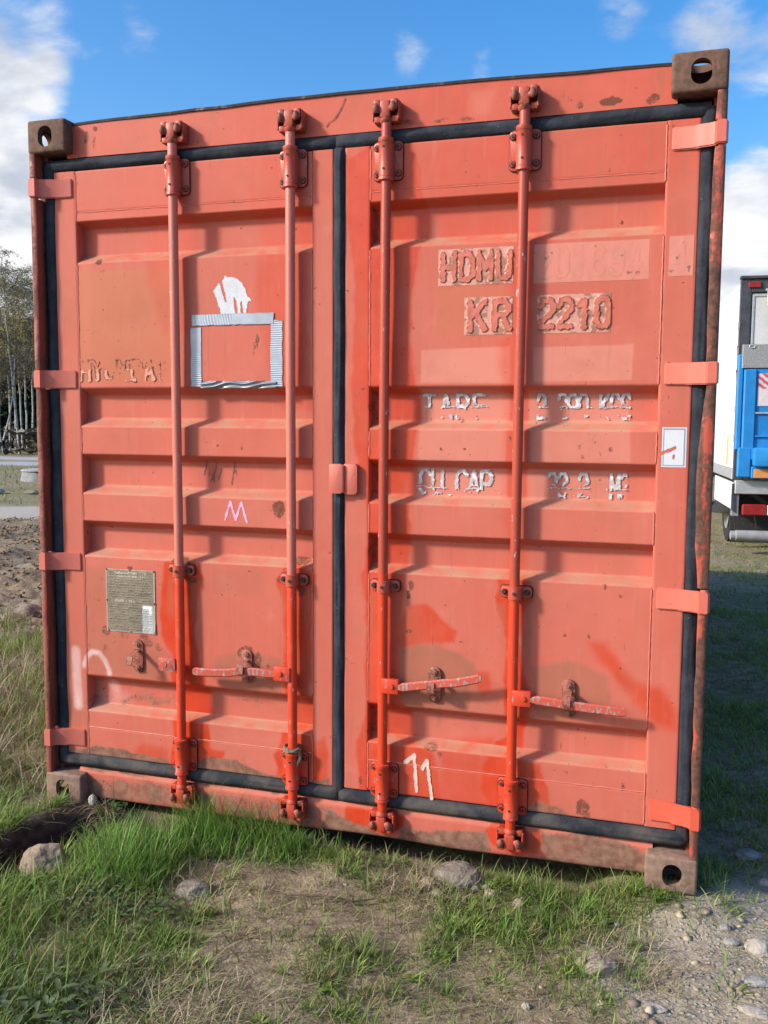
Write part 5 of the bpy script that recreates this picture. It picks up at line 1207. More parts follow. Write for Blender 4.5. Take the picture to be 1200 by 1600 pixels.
# verge between track and road on the left
x = RNG.uniform(-34, -4, 40000); y = RNG.uniform(6, 34, 40000); t_ = depth_t(x, y); k = (t_ > 19.8) & (t_ < 32.2) & (RNG.uniform(0, 1, 40000) < .35 + .6 * vn(x, y, .7, 3)); x, y = x[k], y[k]; n = len(x)
blades('verge_grass', x, y, RNG.uniform(.05, .14, n), RNG.uniform(.015, .03, n), RNG.uniform(.1, .9, n), RNG.uniform(.1, 1, n), greens(n, .45), GRASS, 'rough grass verge between the dirt track and the road', 'grass', nseg=2)

# ------------------------------------------------------------------ stones
def stone_mesh(seed, sc, sub=4, rough=.34):
    b = bmesh.new(); bmesh.ops.create_icosphere(b, subdivisions=sub, radius=1); r = random.Random(seed)
    offs = [Vector((r.uniform(-1, 1), r.uniform(-1, 1), r.uniform(-1, 1))).normalized() for _ in range(9)]; lim = [r.uniform(.78, .99) for _ in offs]
    from mathutils import noise as mn
    for v in b.verts:
        d = v.co.normalized(); k = 1.0
        for o_, l_ in zip(offs, lim):
            q = d.dot(o_)
            if q > l_: k = min(k, l_ / q)
        k += rough * .5 * (mn.fractal(d * 1.6 + Vector((seed, 0, 0)), .8, 2, 3)) * .6 + .02 * mn.noise(d * 9)
        v.co = Vector((d.x * k * sc[0], d.y * k * sc[1], d.z * k * sc[2]))
    return b
def stone_mat(name, a, b): return simple(name, a, b, 14, .85, 0, .6, .006, 6, .25)
ST_TAN = stone_mat('stone_tan', (.17, .125, .085), (.33, .26, .19)); ST_GREY = stone_mat('stone_grey', (.14, .115, .092), (.26, .22, .18)); ST_PALE = stone_mat('stone_pale', (.26, .23, .19), (.42, .38, .33)); ST_PINK = stone_mat('stone_pink', (.24, .175, .13), (.40, .31, .25)); ST_BLUE = stone_mat('stone_bluish', (.19, .18, .17), (.32, .31, .295))
def stone(x, y, w, h, mat, label, seed, rz=0, dep=None, sink=.35, name='stone', group=None, d=0):
    sc_ = .82 if x > 1.7 else 1.0; w, h, dep = w * sc_, h * sc_ * .85, (dep or w * .75) * sc_
    b = stone_mesh(seed, (w / 2, dep / 2, h / 2)); mb = MB(); mb.b.free(); mb.b = b
    o = mb.done(name, mat, ang=0); z = float(terrain(np.array([x]), np.array([y]))[0]); o.location = (x, y, z + h / 2 - sink * h + d); o.rotation_euler = (0, 0, rz)
    return prop(o, label, 'stone', group or 'loose stones on the ground')
stone(.325, -.43, .17, .16, ST_TAN, 'big tan boulder at the left in the dark soil cut', 41, .4, .15, .26, 'boulder')
stone(.885, -.43, .115, .070, ST_GREY, 'grey stone lying on bare soil right of the tall grass tuft', 2, .1, .10, .35)
stone(1.665, -.035, .185, .115, ST_GREY, 'large rounded grey boulder under the sill below the red patch', 3, -.1, .15, .45, 'boulder')
stone(1.595, -.115, .075, .06, ST_TAN, 'tan lump of stone in straw left of the large grey boulder', 4)
stone(1.625, -.155, .05, .04, ST_PALE, 'small pale stone in straw in front of the large grey boulder', 14)
stone(1.735, -.075, .05, .035, ST_BLUE, 'small blue grey stone right of the large grey boulder', 5)
stone(1.775, -.075, .035, .04, ST_BLUE, 'little upright bluish pebble near the sill', 6)
stone(1.795, -.105, .05, .05, ST_PINK, 'small pinkish stone near the sill right of the boulder', 7)
stone(1.895, -.135, .055, .05, ST_GREY, 'small round grey stone with grass round it before the right sill', 8)
stone(2.165, -.425, .145, .075, ST_PINK, 'pale pinkish flat stone behind a grass tuft in the foreground', 9, .2, .11, .35)
stone(2.165, -.16, .024, .02, ST_PALE, 'white pebble left of its twin before the right casting', 10); stone(2.205, -.165, .022, .02, ST_PALE, 'white pebble nearest the right corner casting', 11)
stone(2.615, -.185, .12, .075, ST_PALE, 'largest pale stone in the gravel at the right edge', 12, .3, .10, .35)
stone(2.595, -.37, .10, .035, ST_BLUE, 'flat bluish stone in the gravel at the right edge', 13, .1, .06)
stone(2.535, -.175, .055, .03, ST_BLUE, 'small flat bluish stone left of the largest pale stone', 15); stone(2.52, -.11, .04, .03, ST_BLUE, 'dark bluish pebble in the gravel above the flat one', 16)
stone(2.315, -.555, .055, .02, ST_PALE, 'long pale flat stone sunk in the gravel', 17, 1.4, .11, .5); stone(2.575, -.50, .06, .025, ST_PALE, 'pale pointed stone in the bottom right gravel', 18, 1.2, .10, .5)
stone(2.46, -.33, .07, .022, ST_TAN, 'flat tan stone in the middle of the gravel', 19, .2, .05, .5); stone(2.46, -.06, .06, .02, ST_TAN, 'flat tan stone just right of the right casting', 20, .2, .05, .5)
stone(2.00, -.66, .03, .03, ST_PALE, 'white pebble on bare soil in the foreground', 21)
stone(.20, .02, .035, .055, ST_PALE, 'white stone lying in straw beside the left corner casting', 22, .3, .03, .3)
stone(2.62, .42, .11, .05, ST_BLUE, 'flat stone in the shade right of the container', 23, .2, .08); stone(2.58, .62, .09, .03, ST_GREY, 'low stone further back in the container shade', 24, .4, .06); stone(2.66, .25, .06, .04, ST_PALE, 'pale stone on the edge of the container shade', 25)
# gravel, uncounted
def gravel(name, xs_, ys_, r0, r1, mat, label):
    base = bmesh.new(); bmesh.ops.create_icosphere(base, subdivisions=1, radius=1); v0 = np.array([v.co[:] for v in base.verts]); f0 = np.array([[v.index for v in f.verts] for f in base.faces]); base.free()
    n = len(xs_); s = r0 + (r1 - r0) * RNG.uniform(0, 1, n) ** 3; a = RNG.uniform(0, 6.28, n); sc = np.stack([s * RNG.uniform(.8, 1.4, n), s * RNG.uniform(.6, 1, n), s * RNG.uniform(.35, .75, n)], 1)
    p = v0[None] * (1 + RNG.uniform(-.18, .18, (n, len(v0), 1))) * sc[:, None, :]; ca, sa = np.cos(a)[:, None], np.sin(a)[:, None]
    q = np.stack([p[..., 0] * ca - p[..., 1] * sa + xs_[:, None], p[..., 0] * sa + p[..., 1] * ca + ys_[:, None], p[..., 2] + (terrain(xs_, ys_) + sc[:, 2] * .05)[:, None]], -1)
    F = (np.arange(n) * len(v0))[:, None, None] + f0[None]
    cl = np.array([.31, .255, .185]) * RNG.uniform(.55, 1.4, (n, 1)) + RNG.uniform(-.02, .02, (n, 3))
    return prop(raw(name, q.reshape(-1, 3), np.ascontiguousarray(F.reshape(-1, 3)), mat, cols={'tint': np.repeat(np.clip(cl, .05, .62), len(v0), 0)}, ang=0), label, 'gravel', kind='stuff')
PEB = attr_mat('pebble', .85, .3, .2)
x = RNG.uniform(1.9, 3.2, 9000); y = RNG.uniform(-1.3, .7, 9000); k = (RNG.uniform(0, 1, 9000) < .01 + .20 * (zones(x, y)['gravel'] * sst(fbm(x, y, 7, 77, 3), .38, .62))) & outside(x, y)
gravel('gravel', x[k], y[k], .0035, .020, PEB, 'loose pale gravel at the right front')
x = RNG.uniform(-.6, 2.4, 1500); y = RNG.uniform(-1.3, -.02, 1500); k = RNG.uniform(0, 1, 1500) < .05 + .25 * soil_w(x, y)
gravel('soil_crumbs', x[k], y[k], .003, .010, PEB, 'small crumbs of soil and grit on the bare patches')
x = RNG.uniform(-9, -.8, 60000); y = RNG.uniform(1.8, 13, 60000); k = RNG.uniform(0, 1, 60000) < field_mask(x, y) * (.25 + .5 * vn(x, y, .8, 4))
o = gravel('soil_clods', x[k], y[k], .007, .030, PEB, 'lumps of turned soil on the field at the left')
a = o.data.attributes['tint']; buf = np.empty(len(a.data) * 4, np.float32); a.data.foreach_get('color', buf); buf = buf.reshape(-1, 4); buf[:, :3] = buf[:, :3] * np.array([.58, .47, .36]); a.data.foreach_set('color', buf.ravel())

# ------------------------------------------------------------------ low weeds
def leaf_geo(r, L_, w, tint, up, spread):
    V = []; F = []; Cc = []
    az = r.uniform(0, 6.283); e = r.uniform(.15, up); l = L_ * r.uniform(.6, 1.1); ww = w * r.uniform(.7, 1.1); ox, oy = r.normal(0, spread, 2); oz = r.uniform(0, spread * .7)
    d = np.array([math.cos(az), math.sin(az), 0]); sd = np.array([-d[1], d[0], 0]); c = np.array(tint) * r.uniform(.7, 1.25)
    for k, (s, hw) in enumerate(((0, .12), (.3, .8), (.6, 1), (.85, .6), (1, .0))):
        cpt = np.array([ox, oy, oz]) + d * l * s + np.array([0, 0, l * (math.sin(e) * s - .55 * s * s)])
        for q in (-1, 0, 1): V.append(cpt + sd * q * ww * hw * .5 + np.array([0, 0, .12 * ww * abs(q)])); Cc.append(c * (.85 if q == 0 else 1))
    for k in range(4):
        for q in (0, 1): a = k * 3 + q; F.append((a, a + 1, a + 4, a + 3))
    return np.array(V), np.array(F), np.array(Cc)
def weed(x, y, n, L_, w, tint, label, seed, up=.5, spread=.03):
    r = np.random.default_rng(seed); z = float(terrain(np.array([x]), np.array([y]))[0]); G = [leaf_geo(r, L_, w, tint, up, spread) for _ in range(n)]
    if n > 20:       # a patch of leaves nobody could count
        V = np.vstack([g[0] for g in G]); F = np.vstack([g[1] + 15 * i for i, g in enumerate(G)]); Cc = np.vstack([g[2] for g in G])
        return prop(raw('leafy_ground_cover', V, np.ascontiguousarray(F), LEAF, cols={'tint': Cc}, ang=0, loc=(x, y, z + .004)), label, 'weeds', kind='stuff')
    t = thing('weed', label, 'weed', (x, y, z + .004), group='small weed rosettes in the foreground')
    for V, F, Cc in G: raw('leaf', V, F, LEAF, t, cols={'tint': Cc}, ang=0)
    return t
DK = (.075, .135, .045); GRY = (.13, .175, .085); BRT = (.15, .25, .04)
weed(.74, -.66, 130, .035, .013, DK, 'dark green leafy weed patch below the tall tuft', 1, 1.0, .075)
weed(.60, -.62, 80, .035, .012, GRY, 'grey green leafy weed left of the dark leafy patch', 2, 1.0, .06)
weed(.86, -.62, 70, .04, .013, DK, 'dark leafy weed on the right of the dark leafy patch', 3, 1.0, .05)
weed(.80, -1.10, 110, .055, .018, GRY, 'broad grey green leaves in the bottom left corner', 4, .9, .09)
weed(.95, -1.06, 60, .05, .017, DK, 'dark broad leaves at the bottom edge left of the straw', 5, .9, .06)
weed(.42, -.60, 60, .045, .014, BRT, 'light green leaves in front of the tan boulder', 6, .9, .05)
weed(1.735, -.50, 12, .045, .014, BRT, 'little bright weed rosette in the middle of the foreground', 7, .7, .006)
weed(1.695, -.645, 10, .035, .012, BRT, 'small yellow green weed rosette below the bright one', 8, .7, .006)
weed(1.49, -.78, 10, .04, .014, BRT, 'small weed rosette near the bottom centre', 9, .7, .006)
weed(.30, .065, 26, .04, .018, DK, 'green leaves growing beside the left corner casting', 10, .9, .02); weed(.085, .10, 40, .035, .016, DK, 'green leaves seen through the hole of the left bottom casting', 11, 1.0, .025)
# twig
mb = MB(); mb.lathe([((a_, b_, float(terrain(np.array([a_]), np.array([b_]))[0]) + .014), r_) for a_, b_, r_ in ((1.14, -.385, .002), (1.20, -.375, .003), (1.27, -.352, .0032), (1.33, -.335, .003), (1.40, -.31, .0026), (1.47, -.26, .0016))], 6)
prop(mb.done('twig', simple('twig_bark', (.08, .055, .04), (.16, .115, .085), 40)), 'thin dark twig lying on the bare soil in the foreground', 'twig')
# rope round the second lock rod
ROPE = simple('rope_fibre', (.12, .09, .065), (.25, .20, .15), 200, .9)
mb = MB(); pts = []
for k in range(50): a = k / 49 * 2 * math.pi * 1.6; pts.append((1.043 + .028 * math.cos(a + 2), .018 + .027 * math.sin(a + 2), .325 + .006 * math.sin(a * 1.3)))
for q in range(3):
    mb.lathe([((p[0] + .0028 * math.cos(i * .9 + q * 2.09), p[1] + .0028 * math.sin(i * .9 + q * 2.09), p[2] + .0028 * math.sin(i * .9 + q * 2.09)), .0026) for i, p in enumerate(pts)], 5)
tail = [(1.066 + .010 * math.sin(k * .35), .012, .325 - k * .0062) for k in range(19)]
for q in range(3): mb.lathe([((p[0] + .004 * math.cos(i * 1.1 + q * 2.09), p[1] + .003 * math.sin(i * 1.1 + q * 2.09), p[2]), .0034) for i, p in enumerate(tail)], 5)
prop(mb.done('rope', ROPE), 'short frayed rope tied round the second lock rod above the sill', 'rope')
# concrete well ring
def zt_(x, y): return float(terrain(np.array([x]), np.array([y]))[0])
CONC = simple('concrete', (.15, .15, .155), (.25, .25, .25), 6, .85, 0, .3)
wx_, wy_ = -13.95, 18.35
tw = thing('well_ring', 'round grey concrete well ring with a pale lid on the grass at the left', 'well', (wx_, wy_, zt_(wx_, wy_)))
mb = MB(); mb.lathe([((0, 0, -.05), .60), ((0, 0, .24), .54), ((0, 0, .26), .52)], 28); mb.done('ring', CONC, tw)
mb = MB(); mb.lathe([((0, 0, .262), .54), ((0, 0, .268), .57), ((0, 0, .300), .57), ((0, 0, .312), .53)], 28); mb.done('lid', simple('concrete_pale', (.25, .25, .25), (.33, .33, .33), 8, .85), tw)
def fieldstone(u_x, u_y, w, h, mat, label, seed): stone(u_x, u_y, w, h, mat, label, seed, .3, w * .7, .3)
fieldstone(-13.05, 15.25, .62, .26, ST_PALE, 'long pale stone at the left edge beside the dirt track', 31); fieldstone(-12.2, 15.6, .42, .17, ST_GREY, 'grey stone between the pale stone and the container', 32); fieldstone(-11.65, 16.0, .45, .18, ST_GREY, 'low grey stone nearest the container by the track', 33)

# ------------------------------------------------------------------ trees
def bark_birch():
    m, t, p = material('birch_bark'); P = t.pos(); n = t.noise(3, 5, t.scale(P, (1, 1, .6))); b = t.noise(4, 4, t.scale(P, (.5, .5, 3.2)), .6)
    c = t.mix(t.step(n, .3, .7), (.28, .265, .24), (.40, .385, .355)); c = t.mix(t.step(b, .56, .64), c, (.05, .045, .04)); t.put(p.inputs['Base Color'], c); p.inputs['Roughness'].default_value = .8; return m
BIRCH = bark_birch(); BARK = simple('dark_bark', (.055, .042, .033), (.12, .095, .075), 8, .9); BLEAF = grass_mat('birch_leaf', .4); NEEDLE = grass_mat('spruce_needle', .1); TWIGB = simple('birch_twig', (.10, .075, .06), (.17, .13, .11), 30, .9)
def quads(name, c, size, tint, mat, parent, r, flat=None, aspect=.6):
    n = len(c); a = r.normal(0, 1, (n, 3)); a /= np.linalg.norm(a, axis=1)[:, None]
    if flat is not None: a[:, 2] *= flat; a /= np.linalg.norm(a, axis=1)[:, None]
    b = r.normal(0, 1, (n, 3)); b -= (b * a).sum(1)[:, None] * a; b /= np.linalg.norm(b, axis=1)[:, None]
    a = a * size[:, None]; b = b * size[:, None] * aspect
    V = np.stack([c - a, c - b * .9, c + a, c + b], 1).reshape(-1, 3); F = np.arange(4 * n).reshape(-1, 4)
    return raw(name, V, F, mat, parent, cols={'tint': np.repeat(tint, 4, 0)}, ang=0)
def tubes(paths, k=6):
    V = []; F = []
    for pts, r0, r1 in paths:
        pts = np.array(pts, float); n = len(pts); o = len(V)
        for i in range(n):
            d = pts[min(i + 1, n - 1)] - pts[max(i - 1, 0)]; d /= np.linalg.norm(d) + 1e-9; u = np.cross(d, (0.3, 1, .1)); u /= np.linalg.norm(u) + 1e-9; w = np.cross(d, u); rr = r0 + (r1 - r0) * i / (n - 1)
            for q in range(k): a = 6.2832 * q / k; V.append(pts[i] + (u * math.cos(a) + w * math.sin(a)) * rr)
        for i in range(n - 1):
            for q in range(k): F.append((o + i * k + q, o + i * k + (q + 1) % k, o + (i + 1) * k + (q + 1) % k, o + (i + 1) * k + q))
    return np.array(V), np.array(F)
def birch(x, y, h, label, seed, lean=0, leaf=(.20, .20, .075), nleaf=1300, fork=False):
    r = np.random.default_rng(seed); z = zt_(x, y); t = thing('birch_tree', label, 'tree', (x, y, z), group='birches along the road')
    N = 12; tr = [(lean * (i / N) * h * .12 + r.normal(0, .03) * i / N * 2, r.normal(0, .05) * i / N, h * i / N - .1) for i in range(N + 1)]
    paths = [(tr, h * .0052 + .016, .010)]
    if fork: paths.append(([(0, 0, .6), (.35, 0, 1.6), (.55, .1, 2.8), (.65, .1, 4.2)], .045, .015))
    limbs = []; tips = []
    for i in range(34):
        f = r.uniform(.34, .97); k = f * N; i0 = int(k); b = np.array(tr[i0]) * (1 - k + i0) + np.array(tr[min(i0 + 1, N)]) * (k - i0); az = r.uniform(0, 6.28); l = h * .22 * (1.15 - f) + .5
        d = np.array([math.cos(az), math.sin(az), .0]); pts = [b + d * l * s + np.array([0, 0, l * (1.15 * s - .55 * s * s)]) for s in np.linspace(0, 1, 5)]
        limbs.append((pts, .022 * (1.2 - f) + .006, .004)); tips += [(np.array(pts[2]), l), (np.array(pts[3]), l), (np.array(pts[4]), l)]
    tips.append((np.array(tr[-1]), 1.0)); tips.append((np.array(tr[-2]), 1.0))
    tw = []; lc = []
    for p, l in tips:
        for _ in range(7):
            d = r.normal(0, 1, 3); d[2] = abs(d[2]) * .3 - .1; d /= np.linalg.norm(d); ll = r.uniform(.4, 1.0) * (.4 + .3 * l)
            q = [p, p + d * ll * .5 + np.array([0, 0, .05]), p + d * ll + np.array([0, 0, -.28 * ll])]; tw.append((q, .006, .003))
            m_ = max(2, nleaf // (len(tips) * 7)); s = r.uniform(.2, 1.05, m_)[:, None]; lc.append(q[0] + (q[2] - q[0]) * s + r.normal(0, .07, (m_, 3)))
    V, F = tubes(paths, 8); raw('trunk', V, F, BIRCH, t, ang=0)
    V, F = tubes(limbs, 4); br = raw('branches', V, F, TWIGB, t, ang=0); V, F = tubes(tw, 3); raw('twigs', V, F, TWIGB, br, ang=0)
    lc = np.vstack(lc); n = len(lc); quads('crown', lc, r.uniform(.03, .06, n), 1.5 * np.array(leaf) * r.uniform(.6, 1.3, (n, 1)), BLEAF, t, r); return t
def spruce(x, y, h, label, seed, tint=(.030, .040, .020)):
    r = np.random.default_rng(seed); z = zt_(x, y); t = thing('spruce_tree', label, 'tree', (x, y, z), group='spruces behind the birches'); V, F = tubes([([(0, 0, -.1), (0, 0, h * .5), (0, 0, h)], .04 + h * .010, .01)], 7); raw('trunk', V, F, BARK, t, ang=0)
    n = 5200; f = r.uniform(0, 1, n) ** 1.35; zz_ = h * (.05 + .95 * f); lay_ = (zz_ * 2.3) % 1; R_ = h * .20 * (1 - f) ** .85 * (.55 + .45 * lay_) + .1; a = r.uniform(0, 6.28, n); a = a + .25 * np.sin(a * 9 + zz_ * 4); q = R_ * r.uniform(.15, 1, n) ** .6
    c = np.stack([q * np.cos(a), q * np.sin(a), zz_ - q * .28], 1); quads('crown', c, r.uniform(.12, .30, n), np.array(tint) * r.uniform(.6, 1.5, (n, 1)), NEEDLE, t, r, .35, .35); return t
def at_px(u, tt):
    """point on the ground seen in picture column u at depth tt"""
    d = R3.transposed() @ Vector(((u - 600) / 1472.02, 0, 1)); return CX + d.x * tt, CY + d.y * tt
for i, (u, tt, h, lean, leaf, lab, fork) in enumerate((
    (9, 42, 5.0, -1.6, (.20, .20, .08), 'forked pale birch leaning left at the left edge', True), (19, 43, 7.6, .1, (.26, .23, .07), 'slim white birch with yellowish crown, left of the tallest trunk', False),
    (34, 42, 8.9, -.7, (.17, .17, .09), 'tallest white birch with a bent trunk in front of the wood', False), (28, 45, 8.4, .2, (.18, .18, .09), 'thin birch just behind the tallest birch', False),
    (46, 44, 7.2, -.1, (.20, .19, .09), 'slender birch trunk nearest the container edge', False), (39, 47, 8.3, -.3, (.17, .17, .09), 'birch with dim trunk right of the tallest birch', False), (54, 46, 8.0, .3, (.18, .18, .10), 'birch half hidden by the container edge', False), (2, 46, 8.4, .3, (.18, .18, .09), 'birch cut by the left picture edge', False))):
    x_, y_ = at_px(u, tt); birch(x_, y_, h, lab, 100 + i, lean, leaf, 1900 if i != 1 else 3000, fork)
for i, (u, tt, h, lab) in enumerate(((4, 50, 7.2, 'dark spruce behind the leaning forked birch'), (14, 52, 6.4, 'low dark spruce behind the slim yellowish birch'), (25, 51, 6.9, 'dark spruce left behind the tallest birch'), (36, 53, 6.6, 'dark spruce right behind the tallest birch'), (46, 51, 6.2, 'dark spruce behind the slender birch'), (57, 52, 6.8, 'dark spruce beside the container edge'))):
    x_, y_ = at_px(u, tt); spruce(x_, y_, h, lab, 200 + i)
# the wood behind, one mass
r = np.random.default_rng(9); cs = []; sz = []; tn = []
for k in range(70):
    u = r.uniform(-900, 560); tt = r.uniform(55, 75); x_, y_ = at_px(u, tt); h = r.uniform(5.0, 8.2); n = 260; f = r.uniform(0, 1, n); q = h * .22 * (1 - f * .8) * r.uniform(.1, 1, n); a = r.uniform(0, 6.28, n)
    cs.append(np.stack([x_ + q * np.cos(a), y_ + q * np.sin(a), h * f], 1)); sz.append(r.uniform(.4, .8, n)); tn.append(np.array([.035, .040, .022]) * r.uniform(.6, 1.4, (n, 1)))
for k in range(160):
    x_, y_ = at_px(r.uniform(-900, 300), r.uniform(40.5, 54)); n = 60; q = r.uniform(.3, .9)
    cs.append(np.stack([x_ + r.normal(0, q, n), y_ + r.normal(0, q, n), r.uniform(0, 1.1, n)], 1)); sz.append(r.uniform(.10, .25, n)); tn.append(np.array([.075, .058, .038]) * r.uniform(.5, 1.3, (n, 1)))
prop(quads('distant_wood', np.vstack(cs), np.concatenate(sz), np.vstack(tn), NEEDLE, None, r, .4, .6), 'dark wood behind the birches', 'wood', kind='stuff')
# ------------------------------------------------------------------ truck
TX, TY = 3.06, 11.1; TZ = -.05
truck = thing('box_truck', 'white box truck with a blue tail lift folded up, parked behind on the grass', 'truck', (TX, TY, TZ), math.radians(5.2))
WHITE = simple('truck_white', (.58, .59, .60), (.66, .66, .66), 1.5, .45, 0, .05); GREYP = simple('truck_grey', (.18, .18, .19), (.28, .28, .29), 5, .55, 0, .2); DARKG = simple('truck_dark_frame', (.035, .036, .042), (.07, .07, .08), 12, .5, 0, .2)
BLUE = simple('lift_blue', (.012, .175, .46), (.022, .23, .55), 5, .45, 0, .2); DOORP = simple('truck_door_panel', (.44, .44, .42), (.58, .58, .56), 3, .6, 0, .2); CHECK = simple('tread_plate', (.20, .20, .20), (.40, .40, .40), 60, .55, .5, .9, .004)
REDL = simple('red_lens', (.20, .012, .012), (.27, .02, .018), 20, .3, 0, 0); ORL = simple('orange_lens', (.55, .22, .06), (.62, .28, .10), 20, .4, 0, 0); WLEN = simple('white_lens', (.6, .6, .6), (.7, .7, .7), 20, .3, 0, 0); YEL = simple('yellow_tape', (.55, .40, .06), (.62, .46, .10), 20, .5, 0, 0); TYRE = simple('tyre_rubber', (.012, .012, .013), (.03, .03, .03), 30, .85, 0, .4); STEEL = simple('grey_steel', (.36, .37, .39), (.48, .49, .50), 12, .5, .4, .2); SKYL = simple('translucent_roof', (.50, .52, .56), (.60, .62, .66), 4, .4, 0, .1)
def tb(name, x0, x1, y0, y1, z0, z1, mat, parent=truck, bev=.01, label=None):
    mb = MB(); mb.box(x0, x1, y0, y1, z0, z1, bev); o = mb.done(name, mat, parent)
    if label: o['label'] = label
    return o
HT = 3.56; ZF = .74
body = tb('cargo_box', .04, 2.46, .06, 7.2, ZF + .12, HT - .20, WHITE)
tb('side_panel', .0, .04, .05, 7.2, ZF + .17, HT - .16, WHITE, body, .004); tb('side_panel', 2.46, 2.50, .05, 7.2, ZF + .17, HT - .16, WHITE, body, .004)
mb = MB(); mb.plate([(0, HT - .157), (2.50, HT - .157), (2.44, HT - .03), (2.30, HT), (.20, HT), (.06, HT - .03)], .03, 7.2); mb.done('roof', SKYL, body)
tb('side_rail', -.012, .045, .045, 7.2, ZF + .02, ZF + .165, STEEL, body, .008); tb('side_rail', 2.455, 2.512, .045, 7.2, ZF + .02, ZF + .165, STEEL, body, .008)
tb('marker_strip', -.004, .001, .55, .70, ZF + .20, ZF + .62, YEL, body, .001)
# rear frame
tb('rear_frame', .0, .14, -.02, .055, ZF + .02, HT - .03, DARKG, truck, .006, 'left upright of the rear frame'); tb('rear_frame', 2.36, 2.50, -.02, .055, ZF + .02, HT - .03, DARKG, truck, .006); tb('rear_frame', .142, 2.358, -.02, .055, HT - .21, HT - .03, DARKG, truck, .006, 'top bar of the rear frame')
tb('roof_lip', -.01, 2.51, -.05, .07, HT - .028, HT + .012, DARKG, truck, .006)
for x0 in (.10, 2.24): tb('marker_light', x0, x0 + .16, -.045, -.021, HT - .15, HT - .07, REDL, truck, .006)
dr = tb('rear_door', .16, 1.245, .0, .05, ZF + .15, HT - .23, DOORP); tb('rear_door', 1.255, 2.34, .0, .05, ZF + .15, HT - .23, DOORP)
for x0, x1, z0, z1 in ((.162, .19, ZF + .16, HT - .24), (.19, 1.24, HT - .27, HT - .24)): tb('door_trim', x0, x1, -.012, -.001, z0, z1, STEEL, dr, .003)
mb = MB(); mb.box(.345, .385, -.055, -.022, HT - .36, HT - .17, .006); mb.cyl((.365, -.04, HT - .40), (.365, -.04, HT - .14), .014, n=10); mb.box(.325, .405, -.05, -.02, HT - .20, HT - .165, .005); mb.done('door_bolt', STEEL, truck)
# side hinges on the frame edge
for z in (2.9, 2.55, 2.2, 1.75, 1.35): tb('frame_hinge', -.014, .012, -.028, .02, z - .05, z + .05, GREYP, truck, .005)
for z in (2.58, 2.25): tb('side_reflector', -.016, -.002, -.015, .02, z - .05, z + .04, REDL, truck, .003)
# tail lift, folded upright
LZ0, LZ1 = ZF + .02, 2.60
lift = tb('lift_platform', .075, 2.44, -.13, -.055, LZ0 + .30, LZ1 - .30, BLUE)
tb('platform_tread', .04, 2.46, -.15, -.055, LZ1 - .295, LZ1 + .03, CHECK, lift, .008); mb = MB(); mb.lathe([((.16 + .035 * math.cos(a), -.155, LZ1 + .0 + .02 * math.sin(a)), .008) for a in np.linspace(0, 6.28, 16)], 6); mb.done('lift_ring', STEEL, lift)
tb('lift_side_plate', -.005, .07, -.12, -.03, LZ0 + .42, LZ1 - .10, BLUE, lift, .015)
tb('lift_rib', .08, .235, -.165, -.132, LZ0 + .28, LZ1 - .31, BLUE, lift, .012)
for z in (1.68, 1.36): tb('lift_rib', .24, 2.40, -.160, -.132, z, z + .025, STEEL if z > 1.5 else BLUE, lift, .004)
tb('lift_bracket', .42, .90, -.19, -.162, 1.50, 1.66, BLUE, lift, .01); mb = MB()
for x_ in (.50, .58): mb.cyl((x_, -.188, 1.575), (x_, -.196, 1.575), .018, n=10)
mb.done('bracket_bolt', STEEL, lift)
mb = MB(); mb.box(.22, 2.40, -.32, -.135, .96, 1.22, .03, 2); mb.done('lift_beam', BLUE, lift); tb('lift_foot', .03, .205, -.17, -.06, .80, 1.215, BLUE, lift, .015); tb('lift_rib', .21, 2.40, -.21, -.14, .79, .955, BLUE, lift, .01)
tb('reflector', .24, .44, -.228, -.212, .80, .92, ORL, lift, .004)
# red and white striped warning panel
def warn(X, Z):
    s = ((X * .8 + Z) / .095) % 1 < .5; top = Z > 2.02 + .0
    col = lay(X.shape, (.62, .54, .54)); col = np.where((s & top)[..., None], C(.50, .06, .09), col); n = fbm(X, Z, 12, 3, 3); col *= (.8 + .35 * n)[..., None]; return col
xs = np.arange(.26, .90, .012); zs = np.arange(1.79, 2.245, .012); X, Z = np.meshgrid(xs, zs, indexing='ij'); V = np.stack([X.ravel(), np.full(X.size, -.138), Z.ravel()], 1)
raw('warning_panel', V, np.ascontiguousarray(lattice(*X.shape)), DECAL, lift, cols={'tint': warn(X, Z).reshape(-1, 3)}, ang=0)
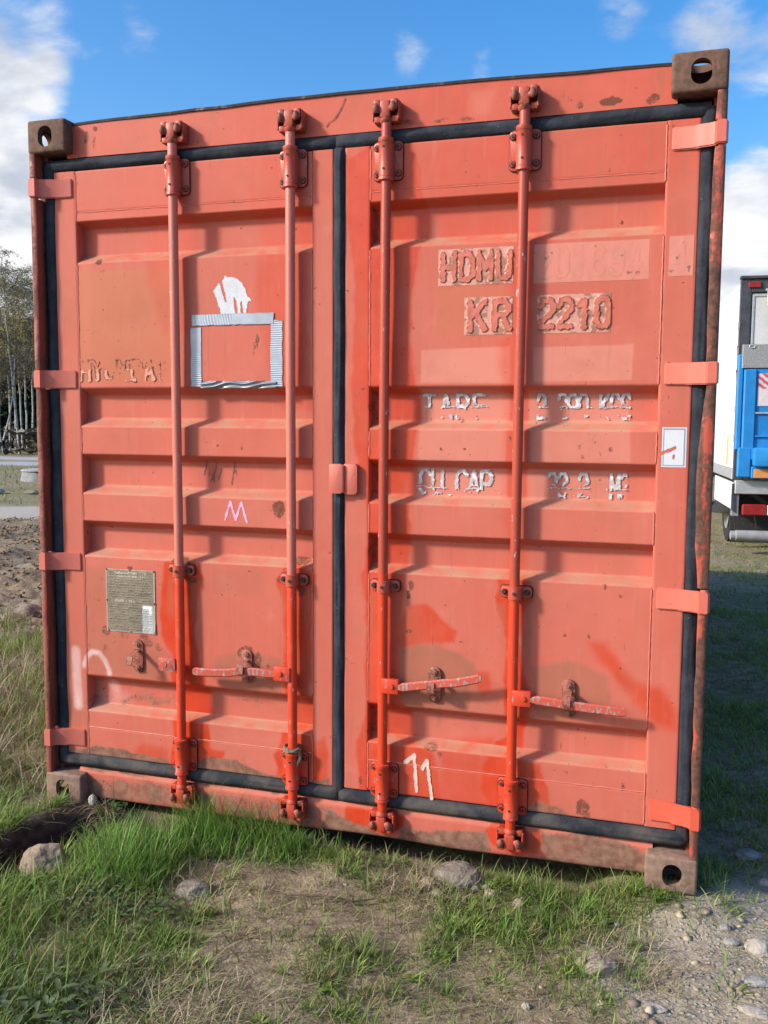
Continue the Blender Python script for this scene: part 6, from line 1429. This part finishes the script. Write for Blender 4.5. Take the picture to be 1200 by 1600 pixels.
# chassis, bumper, lights, mudguard, wheels
tb('rear_beam', .03, 2.47, -.03, .12, .56, .755, STEEL, truck, .01); tb('light_bracket', .0, .10, .02, .10, .24, .56, GREYP, truck, .008)
tl = tb('tail_light', .13, .46, -.075, -.005, .26, .42, REDL, truck, .02); tb('reversing_lens', .465, .56, -.070, -.005, .265, .415, WLEN, tl, .015)
tl2 = tb('tail_light', 1.98, 2.40, -.075, -.005, .23, .45, REDL, truck, .02)
mb = MB(); mb.lathe([((-.02, -.08, -.02), .04), ((-.01, -.08, -.02), .065), ((.05, -.08, -.02), .065), ((.06, -.08, -.02), .075), ((2.42, -.08, -.02), .075)], 18); mb.done('bumper_tube', GREYP, truck)
for x_ in (.02, .30): mb = MB(); mb.lathe([((x_, -.05, .25), .008), ((x_ + .03, -.06, .12), .008), ((x_ + .02, -.07, .05), .008)], 6); mb.done('cable', TYRE, truck)
mb = MB(); mb.sweep_xy([(0, .05), (.02, .05), (.02, 1.9), (0, 1.9)], .34, .72); mb.done('side_skirt', WHITE, truck)
mb = MB(); mb.plate([(-.004, .33), (.035, .30), (.035, .70), (-.004, .70)], -.005, .03)
for z in (.40, .48, .56, .64): mb.cyl((.015, -.006, z), (.015, -.012, z), .016, n=8)
mb.done('light_strip', DARKG, truck)
tb('chassis_rail', .75, .90, .1, 8.8, .35, .60, DARKG, truck); tb('chassis_rail', 1.60, 1.75, .1, 8.8, .35, .60, DARKG, truck)
def wheel(x, y, w):
    mb = MB(); R_ = .46; zc = R_ - .30
    mb.lathe([((x + a * w, y, zc), q) for a, q in ((0, .26), (0, .40), (.06, .455), (.2, .46), (.8, .46), (.94, .455), (1, .40), (1, .26))], 28); wh = mb.done('tyre', TYRE, truck)
    mb = MB(); mb.lathe([((x + a * w, y, zc), q) for a, q in ((.02, .255), (.10, .22), (.25, .10), (.08, .09), (.06, .05), (.94, .05), (.98, .255))], 20); mb.done('rim', GREYP, wh)
for x_, w in ((.14, .30), (.46, .30), (1.74, .30), (2.06, .30)): wheel(x_, 1.55, w)
for x_ in (.14, 2.06): wheel(x_, 7.9, .30)
mb = MB(); mb.plate(rrect(.08, .90, -.20, .70, .05), .62, .65); mb.done('shade_mud_flap', TYRE, truck); mb = MB(); mb.plate(rrect(1.60, 2.42, -.20, .70, .05), .62, .65); mb.done('shade_mud_flap', TYRE, truck)  # flaps made extra wide and black to paint in the shade under the truck
mb = MB(); mb.box(.06, 2.44, 7.3, 9.2, .55, 2.75, .12, 3); cab = mb.done('cab', WHITE, truck); tb('windscreen', .20, 2.30, 9.19, 9.215, 1.6, 2.45, simple('dark_glass', (.02, .025, .03), (.03, .035, .04), 3, .08, 0, 0), cab, .005)
